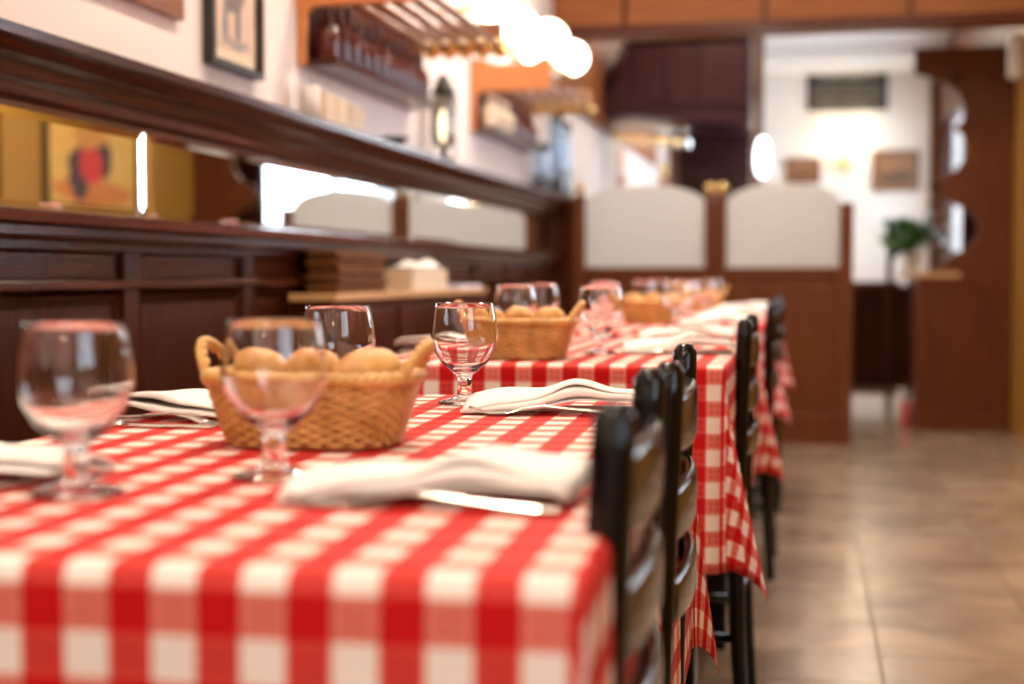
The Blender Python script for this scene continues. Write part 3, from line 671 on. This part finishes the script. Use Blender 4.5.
for i in range(nx + 1):
    for j in range(ny + 1):
        u, v = i / nx, j / ny; e = math.sin(PI * u) * math.sin(PI * v)
        vs.append((-0.045 + 0.09 * u, -0.13 + 0.27 * v, 0.004 + 0.038 * e ** 0.5 * (0.65 + 0.35 * math.sin(7 * v + 3 * u)) + rc.uniform(-1, 1) * 0.003 * e))
for i in range(nx):
    for j in range(ny): a = i * (ny + 1) + j; fs.append((a, a + ny + 1, a + ny + 2, a + 1))
n0 = len(vs); vs += [(x, y, 0) for x, y, z in vs]
for i in range(nx):
    for j in range(ny): a = n0 + i * (ny + 1) + j; fs.append((a, a + 1, a + ny + 2, a + ny + 1))
cm.add(vs, fs); tag(cm.build('crumpled_cloth', 'napkin', None, (-1.295, 4.64, 0.938), smooth=True), 'crumpled white cloth on top of the cream pile', 'cloth')
tag(box(-0.05, 0.05, -0.18, 0.18, 0, 0.012).build('paper_sheet', 'lilac', None, (-1.295, 5.20, 0.8665), bevel=0.001), 'pale lilac paper lying at the far end of the oak ledge', 'paper')

# poster on the right wall (seen in the mirror)
po = thing('wall_poster', 'black framed yellow poster with red figure seen reflected in the mirror', 'poster', (XR, 7.34, 1.545))
hw, hh, t = 0.53, 0.275, 0.025
MB().box(-0.03, 0, -hw, hw, hh - t, hh).box(-0.03, 0, -hw, hw, -hh, -hh + t).box(-0.03, 0, -hw, -hw + t, -hh + t, hh - t).box(-0.03, 0, hw - t, hw, -hh + t, hh - t).build('frame', 'black_matt', po)
uv_quad('print', 'poster', [(-0.012, hw - t, -hh + t), (-0.012, -hw + t, -hh + t), (-0.012, -hw + t, hh - t), (-0.012, hw - t, hh - t)], po)

# unseen globe pendants added to light the tables and glint in the glasses
M['added_pendant_glow'] = emis('added pendant globe glow', (1.0, 0.82, 0.60), 46)
for (x, y, z, lab) in ((-1.0, -1.0, 1.92, 'globe pendant by the panelled wall behind the viewer'), (-0.35, -1.8, 1.80, 'globe pendant at the front wall, left of the middle'),
                       (0.35, -1.5, 1.98, 'globe pendant over the aisle behind the viewer'), (0.85, -0.3, 1.95, 'globe pendant by the window behind the viewer')):
    q = thing('added_pendant', 'lit ' + lab, 'lamp', (x, y, z), 0, 'added globe pendants behind the viewer')
    MB().ball((0, 0, 0), 0.05, 20, 12).build('globe', 'added_pendant_glow', q, smooth=True)
    MB().lathe([(0, 0.075), (0.02, 0.075), (0.03, 0.045), (0, 0.045)], 16).build('cap', 'brass', q, smooth=True)
    MB().tube([(0, 0, 0.07), (0, 0, ZC - z)], 0.004, 6).build('cord', 'black_matt', q)

# unseen ceiling lamps added as main warm fill over the tables and the aisle
sp0 = thing('added_downlight', 'added round brass fill downlight in the ceiling over the tables', 'lamp', (-0.45, 1.2, ZC), 0, 'added ceiling downlights')
MB().lathe([(0.10, 0.0), (0.10, -0.03), (0.075, -0.03), (0.075, 0.0)], 24).build('trim_ring', 'brass', sp0, smooth=False)
MB().lathe([(0, -0.02), (0.075, -0.02)], 24).build('lens', 'spot_disc', sp0)
def fill_lamp(x, y, power, z=ZC - 0.05):
    l = bpy.data.lights.new('downlight', 'AREA'); l.shape = 'DISK'; l.size = 0.16; l.energy = power; l.color = (1.0, 0.82, 0.65)
    o = bpy.data.objects.new('downlight', l); COL.objects.link(o); o.location = (x, y, z)
WH = ['over the front of the nearest table', 'over the second table', 'over the third table', 'over the farthest table', 'over the aisle behind the viewer', 'over the middle of the aisle',
      'over the aisle beside the yellow poster', 'just beyond the beam', 'over the bar', 'before the far white wall']
sp0['label'] = 'added round brass fill downlight in the ceiling behind the viewer'
first = True
for (x, y, p) in ((-0.50, -1.1, 12), (-0.50, 0.9, 15), (-0.50, 2.6, 24), (-0.50, 4.3, 24), (-0.50, 6.0, 22), (0.55, -0.6, 8), (0.55, 4.6, 12), (0.60, 6.5, 10), (-0.6, 8.8, 14), (-0.75, 11.3, 14), (0.45, 11.5, 14)):
    if not first: dup(sp0, (x, y, ZC), 0, 'added round brass fill downlight in the ceiling, ' + WH.pop(0))
    else: sp0.location = (x, y, ZC); first = False
    fill_lamp(x, y, p)

# ------------------------------------------------------------------ tables and cloths
def cloth_mesh(W, L, h, seed, phase, flare):
    rr = random.Random(seed); R = 0.012
    def axis(half):
        a = []; n_top = max(8, int(half * 2 / 0.03))
        pos = [-half - h + h * i / 20 for i in range(18)] + [-half - x for x in (0.022, 0.016, 0.010, 0.005)]
        pos = sorted(set([-half - h + (h - 0.03) * i / 16 for i in range(17)] + [-half - 0.024, -half - 0.018, -half - 0.0125, -half - 0.008, -half - 0.004, -half]))
        return pos + [-half + 2 * half * i / n_top for i in range(1, n_top)] + [-p for p in reversed(pos)]
    S, T = axis(W / 2), axis(L / 2)
    ph = [rr.uniform(0, 6.28) for _ in range(8)]
    def bend(d):
        if d <= 0: return 0.0, 0.0
        if d < R * PI / 2: a = d / R; return R * math.sin(a), R * (1 - math.cos(a))
        e = d - R * PI / 2; return R, R + e
    vs = []; uvs = []
    for s in S:
        for t in T:
            ex, ey = max(0, abs(s) - W / 2), max(0, abs(t) - L / 2)
            sx, sy = math.copysign(1, s), math.copysign(1, t)
            x, y, z = max(-W / 2, min(W / 2, s)), max(-L / 2, min(L / 2, t)), 0.0
            if ex and ey:
                r = math.hypot(ex, ey); th = math.atan2(ey, ex); q = math.sin(2 * th)
                r *= 1 - 0.20 * q * q * min(1, r / 0.1)
                o, d = bend(r)
                lobes = q * q * (0.62 + 0.38 * math.cos(4 * (th - PI / 4) * 2))
                k = flare * min(1, r / 0.05) * (r / (r + 0.10)) * lobes * 0.55
                side = 0.05 * r * math.sin(4 * th) 
                out = o + k * r
                dd = math.sqrt(max(0.0, d * d - (k * r) ** 2))
                x += sx * (out * math.cos(th) - side * math.sin(th)); y += sy * (out * math.sin(th) + side * math.cos(th)); z = -dd
            elif ex:
                o, d = bend(ex); f = d / h
                x += sx * (o + (0.010 if sx < 0 else 0.003) * f * (1 + math.sin(t * 13 + ph[0] + (0 if sx > 0 else 2)) + 0.4 * math.sin(t * 29 + ph[1]))); z = -d
            elif ey:
                o, d = bend(ey); f = d / h
                y += sy * (o + 0.010 * f * (1 + math.sin(s * 14 + ph[2] + (0 if sy > 0 else 2)) + 0.4 * math.sin(s * 31 + ph[3]))); z = -d
            else: z = 0.0006 * math.sin(s * 9 + ph[4]) * math.sin(t * 7 + ph[5])
            vs.append((x, y, z)); uvs.append((s + phase[0] + 40 * CH, t + phase[1] + 80 * CH))
    nT = len(T); fs = []
    for i in range(len(S) - 1):
        for j in range(nT - 1): fs.append((i * nT + j, (i + 1) * nT + j, (i + 1) * nT + j + 1, i * nT + j + 1))
    me = bpy.data.meshes.new('tablecloth'); me.from_pydata(vs, [], fs)
    l = me.uv_layers.new(name='UVMap')
    for lp in me.loops: l.data[lp.index].uv = uvs[lp.vertex_index]
    for p in me.polygons: p.use_smooth = True
    me.materials.append(M['gingham']); return me
TWD, TLN = 0.628, 1.16
table_names = ('nearest', 'second', 'third', 'farthest')
TABLES = ((-0.466, 1.352, 0.750, 2.0), (-0.462, 3.010, 0.765, 0.0), (-0.462, 4.450, 0.765, 0.0), (-0.462, 5.890, 0.765, 0.0))
for i, (x, y, z, rot) in enumerate(TABLES):
    rz = math.radians(rot)
    t = thing('dining_table', ('wooden dining table under the nearest checked cloth', 'wooden dining table under the second checked cloth from the viewer', 'wooden dining table under the third checked cloth',
                               'wooden dining table under the farthest checked cloth')[i], 'table', (x, y, 0), rz, 'dining tables in a row')
    box(-TWD / 2 + 0.004, TWD / 2 - 0.016, -TLN / 2 + 0.004, TLN / 2 - 0.004, z - 0.03, z - 0.0035).build('table_top', 'mahogany_y', t, bevel=0.004)
    box(-TWD / 2 + 0.06, TWD / 2 - 0.06, -TLN / 2 + 0.06, TLN / 2 - 0.06, z - 0.10, z - 0.03).build('apron', 'mahogany_y', t)
    for sx in (-1, 1):
        for sy in (-1, 1):
            cx, cy = sx * (TWD / 2 - 0.07), sy * (TLN / 2 - 0.09)
            box(cx - 0.025, cx + 0.025, cy - 0.025, cy + 0.025, 0, z - 0.03).build('leg', 'black', t, bevel=0.004)
    ph = ((-0.460 + 0.284, 0.008 + TLN / 2), (0.010, 0.014 + TLN / 2), (0.02, 0.010 + TLN / 2), (0.005, 0.012 + TLN / 2))[i]
    if i == 0: ph = (x + 0.286 + CH, TLN / 2 + 0.020 + CH)
    else: ph = (ph[0], TLN / 2 + 0.012 + CH)
    c = bpy.data.objects.new('tablecloth', cloth_mesh(TWD, TLN, 0.36, 3 + i, ph, 0.36 if i == 0 else 0.62)); COL.objects.link(c)
    c.location = (x, y, z); c.rotation_euler = (0, 0, rz)
    so = c.modifiers.new('thickness', 'SOLIDIFY'); so.thickness = 0.0012; so.offset = -1
    tag(c, ('red and white checked tablecloth on the nearest table', 'red and white checked tablecloth on the second table, corner hanging beside the black chairs',
            'red and white checked tablecloth on the third table', 'red and white checked tablecloth on the farthest table')[i], 'tablecloth', 'checked tablecloths')

# ------------------------------------------------------------------ chairs
def make_chair():
    """Origin on the floor under the back; faces -X (towards the table). Width along Y = 0.36"""
    r = thing('dining_chair', '', 'chair', group='black lacquered chairs along the aisle')
    hwid = 0.178
    for s in (-1, 1):
        p = [(0.010, s * hwid, 0.0), (-0.006, s * hwid, 0.25), (-0.010, s * hwid, 0.45), (-0.004, s * hwid, 0.62), (0.004, s * hwid, 0.80), (0.005, s * hwid, 0.826), (0.005, s * hwid, 0.835)]
        m = MB(); rr = [0.014, 0.0165, 0.0178, 0.017, 0.0165, 0.0155, 0.009]
        q = []
        for (a, b) in zip(p, rr):
            for k in range(12):
                an = 2 * PI * k / 12; ca, sa = math.cos(an), math.sin(an)
                sq = 1 / max(abs(ca) ** 4 + abs(sa) ** 4, 1e-6) ** 0.25
                q.append((a[0] + b * 0.92 * ca * sq, a[1] + b * 1.1 * sa * sq, a[2]))
        fs = [(i * 12 + k, i * 12 + (k + 1) % 12, (i + 1) * 12 + (k + 1) % 12, (i + 1) * 12 + k) for i in range(len(p) - 1) for k in range(12)]
        fs += [tuple(range(12))[::-1], tuple((len(p) - 1) * 12 + k for k in range(12))]
        m.add(q, fs).build('back_post', 'black', r, smooth=True)
    for (zc, hh) in ((0.770, 0.033), (0.680, 0.030), (0.594, 0.026)):
        n = 18; vs = []; ring = 10; fs = []
        for i in range(n + 1):
            u = i / n; y = -hwid + 0.008 + (2 * hwid - 0.016) * u; bow = math.sin(PI * u)
            cx = 0.003 + 0.016 * bow ** 0.8; h2 = hh * (0.80 + 0.20 * bow)
            for k in range(ring):
                a = 2 * PI * k / ring
                ex = math.copysign(abs(math.cos(a)) ** 0.6, math.cos(a)); ez = math.copysign(abs(math.sin(a)) ** 0.6, math.sin(a))
                vs.append((cx + 0.0075 * ex, y, zc + h2 * ez))
        for i in range(n):
            for k in range(ring): fs.append((i * ring + k, (i + 1) * ring + k, (i + 1) * ring + (k + 1) % ring, i * ring + (k + 1) % ring))
        fs += [tuple(range(ring)), tuple(n * ring + k for k in range(ring))[::-1]]
        MB().add(vs, fs).build('slat', 'black', r, smooth=True)
    MB().prism([(-0.012, -0.175), (-0.012, 0.175), (-0.36, 0.195), (-0.385, 0.17), (-0.385, -0.17), (-0.36, -0.195)], 'z', 0.425, 0.455).build('seat', 'black', r, bevel=0.008)
    for s in (-1, 1):
        MB().tube([(-0.36, s * 0.165, 0.43), (-0.365, s * 0.17, 0.0)], [0.018, 0.013], 12).build('leg', 'black', r, smooth=True)
        MB().tube([(-0.005, s * 0.172, 0.22), (-0.36, s * 0.166, 0.22)], 0.010, 8).build('stretcher', 'black', r, smooth=True)
    MB().tube([(-0.003, -0.17, 0.30), (-0.003, 0.17, 0.30)], 0.011, 8).build('stretcher', 'black', r, smooth=True)
    return r
ch0 = make_chair()
CH_POS = ((-0.138, 1.105, math.radians(2.5), 'nearest black lacquered chair, its post rising at the cloth corner'),
          (-0.145, 1.555, math.radians(2.5), 'second black lacquered chair, tucked in at the nearest table behind the first'),
          (-0.125, 2.905, 0, 'black lacquered chair standing alone at the second table'),
          (-0.118, 4.50, 0, 'black lacquered chair at the third table'),
          (-0.125, 5.80, 0, 'farthest black lacquered chair, before the partition'))
for i, (x, y, rz, lab) in enumerate(CH_POS):
    if i == 0: ch0.location = (x, y, 0); ch0.rotation_euler = (0, 0, rz); ch0['label'] = lab
    else: dup(ch0, (x, y, 0), rz, lab)

# ------------------------------------------------------------------ wine glasses
g_me = MB().lathe(WG, 48).mesh('wine_glass', 'wine_glass', True)
ZT = [t[2] + 0.0012 for t in TABLES]
GL = ((0, -0.553, 1.000, 'clear wine glass at the left front of the nearest table'), (0, -0.435, 1.114, 'clear wine glass in front of the nearest bread basket'),
      (0, -0.545, 1.600, 'clear wine glass behind the nearest bread basket'), (0, -0.440, 1.800, 'sharp clear wine glass beside the folded napkin at the back of the nearest table'),
      (1, -0.600, 2.900, 'clear wine glass left of the second bread basket'), (1, -0.395, 2.720, 'clear wine glass right of the second bread basket'),
      (1, -0.490, 3.440, 'clear wine glass at the far end of the second table'), (1, -0.64, 3.40, 'clear wine glass on the far left of the second table'),
      (2, -0.385, 4.22, 'clear wine glass near the third bread basket'), (2, -0.60, 4.20, 'clear wine glass on the left of the third table'),
      (2, -0.41, 4.86, 'clear wine glass at the far right of the third table'), (2, -0.56, 4.88, 'clear wine glass at the far left of the third table'),
      (3, -0.40, 5.65, 'clear wine glass on the near right of the farthest table'), (3, -0.58, 5.60, 'clear wine glass on the near left of the farthest table'),
      (3, -0.41, 6.25, 'clear wine glass on the far right of the farthest table'), (3, -0.56, 6.28, 'clear wine glass on the far left of the farthest table'))
for (t, x, y, lab) in GL:
    o = bpy.data.objects.new('wine_glass', g_me); COL.objects.link(o); o.location = (x, y, ZT[t]); tag(o, lab, 'wine glass', 'wine glasses on the tables')

# ------------------------------------------------------------------ bread baskets
def make_basket():
    r = thing('bread_basket', '', 'basket', group='wicker bread baskets')
    H = 0.066
    def ov(a, b, th):  # rounded rectangle
        c, s = math.cos(th), math.sin(th); k = 1 / (abs(c) ** 3.2 + abs(s) ** 3.2) ** (1 / 3.2)
        return a * k * c, b * k * s
    def ab(z): u = z / H; return 0.080 + 0.022 * u ** 0.9, 0.054 + 0.020 * u ** 0.9
    NS = 52
    st = MB()
    for i in range(NS):
        th = 2 * PI * (i + .5) / NS
        st.tube([(*ov(*ab(z), th), z) for z in (0.003, H * .5, H)], 0.0017, 5)
    o = st.build('stakes', 'wicker', r, smooth=True); o['kind'] = 'stuff'
    wv = MB(); rows = 14
    for j in range(rows):
        z = 0.004 + (H - 0.006) * j / (rows - 1); a, b = ab(z); pts = []
        for i in range(NS * 2):
            th = 2 * PI * (i * .5) / NS; d = 0.0026 * math.cos(PI * (i * .5 - 0.5) + j * PI)
            x, y = ov(a + d, b + d, th); pts.append((x, y, z))
        wv.tube(pts, 0.0019, 5, True, 0.0026)
    o = wv.build('weave', 'wicker', r, smooth=True); o['kind'] = 'stuff'
    rim = MB()
    for k in range(3):
        pts = []
        for i in range(120):
            th = 2 * PI * i / 120; q = th * 26 + k * 2 * PI / 3; a, b = ab(H)
            x, y = ov(a + 0.0035 * math.cos(q), b + 0.0035 * math.cos(q), th); pts.append((x, y, H + 0.002 + 0.004 * math.sin(q)))
        rim.tube(pts, 0.0042, 6, True)
    rim.build('braided_rim', 'wicker', r, smooth=True)
    for s in (-1, 1):
        hd = MB()
        for k in range(3):
            pts = []
            for i in range(41):
                u = i / 40; q = u * 22 + k * 2 * PI / 3; e = math.sin(PI * u)
                pts.append((s * (0.093 + 0.022 * e ** 0.8 + 0.0032 * math.cos(q)), -0.045 + 0.09 * u, H - 0.004 + 0.038 * e ** 0.7 + 0.0032 * math.sin(q)))
            hd.tube(pts, 0.0036, 6)
        hd.build('handle', 'wicker', r, smooth=True)
    pts = [ov(0.079, 0.053, 2 * PI * i / 40) for i in range(40)]
    MB().prism(pts, 'z', 0.0, 0.005).build('base', 'wicker', r)
    return r
def roll_mesh(seed):
    rr = random.Random(seed); a, b, c = 0.040 + rr.uniform(-.003, .004), 0.0245 + rr.uniform(-.001, .002), 0.0235
    m = MB().ball((0, 0, 0), 1.0, 24, 14)
    p1 = rr.uniform(0, 6)
    out = []
    for (x, y, z) in m.v:
        k = 1 + 0.05 * math.sin(3 * x + p1) + 0.04 * math.sin(4 * y + p1 * 2)
        slit = 0.10 * math.exp(-((y - 0.1 * math.sin(3 * x)) / 0.12) ** 2) * (1 if z > 0.2 else 0) * max(0, 1 - (x / 0.8) ** 2)
        out.append((x * a * k, y * b * k, (z * (1 if z > 0 else 0.75) - slit) * c * k))
    m.v = out
    me = m.mesh('bread_roll', 'bread', True); return me
rolls = [roll_mesh(s) for s in range(4)]
b0 = make_basket()
BK = ((0, -0.482, 1.345, 0.05, 'wicker bread basket with handles on the nearest table'), (1, -0.520, 2.555, 0.03, 'wicker bread basket on the second table'),
      (2, -0.475, 4.40, -0.05, 'wicker bread basket on the third table'), (3, -0.455, 5.98, 0.02, 'wicker bread basket on the farthest table'))
RP = ((-0.056, -0.002, 0.070, 1.15, 0.2), (-0.004, 0.010, 0.072, 1.45, 0.1), (0.054, -0.002, 0.071, 1.05, -0.1), (-0.045, 0.000, 0.022, 1.57, 0.0), (0.045, 0.0, 0.022, 1.57, 0.0), (0.0, 0.0, 0.022, 1.57, 0.0))
RL = ('bread roll at the left end of the {} basket', 'bread roll heaped in the middle of the {} basket', 'round bread roll at the right end of the {} basket', 'bread roll under the others on the left of the {} basket',
      'bread roll under the others on the right of the {} basket', 'bread roll under the heap in the {} basket')
for bi, (t, x, y, rz, lab) in enumerate(BK):
    if bi == 0: b0.location = (x, y, ZT[t]); b0.rotation_euler = (0, 0, rz); b0['label'] = lab
    else: dup(b0, (x, y, ZT[t]), rz, lab)
    for k, (dx, dy, dz, ra, tl) in enumerate(RP):
        o = bpy.data.objects.new('bread_roll', rolls[(k + bi) % 4]); COL.objects.link(o)
        c, s = math.cos(rz), math.sin(rz)
        o.location = (x + c * dx - s * dy, y + s * dx + c * dy, ZT[t] + dz); o.rotation_euler = (0, tl, ra)
        tag(o, RL[k].format(table_names[bi]), 'bread', 'bread rolls in the baskets')

# ------------------------------------------------------------------ napkins and cutlery
def napkin_mesh(seed, L=0.215, Wd=0.088, rise=0.020):
    rr = random.Random(seed); nx = 26; prof = []
    g = 0.0042
    # folded strip: four layers joined by turns, as a 2-D path (y, layer height)
    def turn(yc, z0, z1, sgn):
        return [(yc + sgn * 0.5 * (z1 - z0) * math.sin(a), z0 + (z1 - z0) * (1 - math.cos(a)) / 2) for a in [PI * i / 6 for i in range(1, 6)]]
    path = []
    for k in range(4):
        z = k * g; ys = [-Wd / 2 + Wd * i / 9 for i in range(10)]
        if k % 2: ys = ys[::-1]
        path += [(y, z) for y in ys]
        if k < 3: path += turn(Wd / 2 if k % 2 == 0 else -Wd / 2, z, z + g, 1 if k % 2 == 0 else -1)
    p1, p2, p3 = (rr.uniform(0, 6) for _ in range(3))
    vs = []; m = len(path)
    for i in range(nx + 1):
        u = i / nx; x = -L / 2 + L * u
        hump = 0.010 * math.exp(-((u - 0.62) / 0.14) ** 2)
        for (y, z) in path:
            lay = z / (3 * g)
            base = rise * min(1, 0.35 + 3.0 * math.sin(PI * min(1, max(0, u * 0.9 + 0.08)))) * (0.45 + 0.75 * u)
            wob = 0.003 * math.sin(5 * u + p1 + y * 30) + 0.0015 * math.sin(13 * u + p2)
            skew = 0.02 * (u - 0.5) * lay + 0.006 * math.sin(4 * u + p3) * lay
            droop = -0.010 * max(0, -y / (Wd / 2)) ** 2 * (1 - u)
            zz = base + z * (0.75 + 0.25 * math.sin(PI * u)) + hump * lay + wob + droop
            vs.append((x + 0.12 * y * (1 - lay * 0.6), y + skew, max(0.0012, zz)))
    fs = [(i * m + k, i * m + k + 1, (i + 1) * m + k + 1, (i + 1) * m + k) for i in range(nx) for k in range(m - 1)]
    me = MB().add(vs, fs).mesh('napkin', 'napkin', True); return me
naps = [napkin_mesh(s, rise=rz_) for s, rz_ in ((1, 0.013), (2, 0.014), (3, 0.013))]
def strip(pts, wid, th, name):
    """flat bar swept along x with widths and heights: pts (x, y, z)"""
    vs = []; fs = []
    for (p, w) in zip(pts, wid):
        vs += [(p[0], p[1] - w, p[2]), (p[0], p[1] + w, p[2]), (p[0], p[1] + w * 0.7, p[2] + th), (p[0], p[1] - w * 0.7, p[2] + th)]
    n = len(pts)
    for i in range(n - 1):
        for k in range(4): fs.append((i * 4 + k, i * 4 + (k + 1) % 4, (i + 1) * 4 + (k + 1) % 4, (i + 1) * 4 + k))
    fs += [(3, 2, 1, 0), tuple((n - 1) * 4 + k for k in range(4))]
    return MB().add(vs, fs)
def make_fork():
    r = thing('fork', '', 'fork', group='forks under the napkins')
    strip([(0.10, 0, 0.001), (0.085, 0, 0.002), (0.03, 0, 0.006), (-0.01, 0, 0.010), (-0.035, 0, 0.007), (-0.055, 0, 0.002)], [0.008, 0.009, 0.005, 0.003, 0.007, 0.011], 0.0022, '').build('handle', 'silver', r, bevel=0.0006)
    for k in range(4):
        y = -0.0085 + k * 0.0057
        strip([(-0.053, y, 0.002), (-0.075, y, 0.0012), (-0.10, y * 0.9, 0.008)], [0.0017, 0.0016, 0.0008], 0.0018, '').build('tine', 'silver', r)
    return r
def make_knife():
    r = thing('table_knife', '', 'knife', group='knives beside the napkins')
    strip([(0.105, 0, 0.0), (0.10, 0, 0.0), (0.02, 0, 0.0), (0.01, 0, 0.0)], [0.004, 0.008, 0.007, 0.005], 0.006, '').build('handle', 'silver', r, bevel=0.0015)
    strip([(0.011, 0, 0.001), (0.0, 0, 0.001), (-0.07, 0, 0.001), (-0.10, 0.004, 0.001)], [0.004, 0.009, 0.009, 0.002], 0.0014, '').build('blade', 'silver', r)
    return r
f0, k0 = make_fork(), make_knife()
# (table, x, y, rotation, label words, which napkin)
ST = ((0, -0.272, 1.035, 0.03, 'nearest place setting', 0), (0, -0.305, 1.720, 0.10, 'place by the sharp wine glass', 1), (0, -0.700, 1.545, PI - 0.18, 'place at the back left of the nearest table', 2),
      (0, -0.690, 1.060, PI + 0.05, 'place at the left front edge', 0), (1, -0.250, 2.775, 0.12, 'near right place of the second table', 1), (1, -0.69, 2.74, PI + 0.1, 'near left place of the second table', 2),
      (1, -0.28, 3.35, 0.05, 'far right place of the second table', 0), (2, -0.265, 4.20, 0.10, 'near right place of the third table', 2), (2, -0.26, 4.78, 0.2, 'far right place of the third table', 1),
      (3, -0.27, 5.62, 0.1, 'near right place of the farthest table', 0), (3, -0.27, 6.2, 0.05, 'far right place of the farthest table', 2))
firstf = True
for (t, x, y, rz, where, w) in ST:
    o = bpy.data.objects.new('napkin', naps[w]); COL.objects.link(o); o.location = (x, y, ZT[t] + 0.002); o.rotation_euler = (0, 0, rz)
    s = o.modifiers.new('thickness', 'SOLIDIFY'); s.thickness = 0.0016
    tag(o, 'folded white napkin on the ' + where, 'napkin', 'folded napkins')
    c, s_ = math.cos(rz), math.sin(rz)
    fy = -0.055 if abs(rz) < 1 else 0.060
    fl_ = (x - s_ * fy, y + c * fy, ZT[t] + 0.0008); kl = (x + s_ * fy * 0.1, y - c * fy * 0.1, ZT[t] + 0.0008)
    if t <= 1:
        if firstf:
            f0.location = fl_; f0.rotation_euler = (0, 0, rz); f0['label'] = 'silver fork at the ' + where
            k0.location = kl; k0.rotation_euler = (0, 0, rz); k0['label'] = 'silver knife at the ' + where; firstf = False
        else:
            dup(f0, fl_, rz, 'silver fork at the ' + where)
            if where.startswith('place at the back left'): kl = (-0.735, 1.452, ZT[t] + 0.0008); rz = PI + 0.02
            dup(k0, kl, rz, 'silver knife at the ' + where)
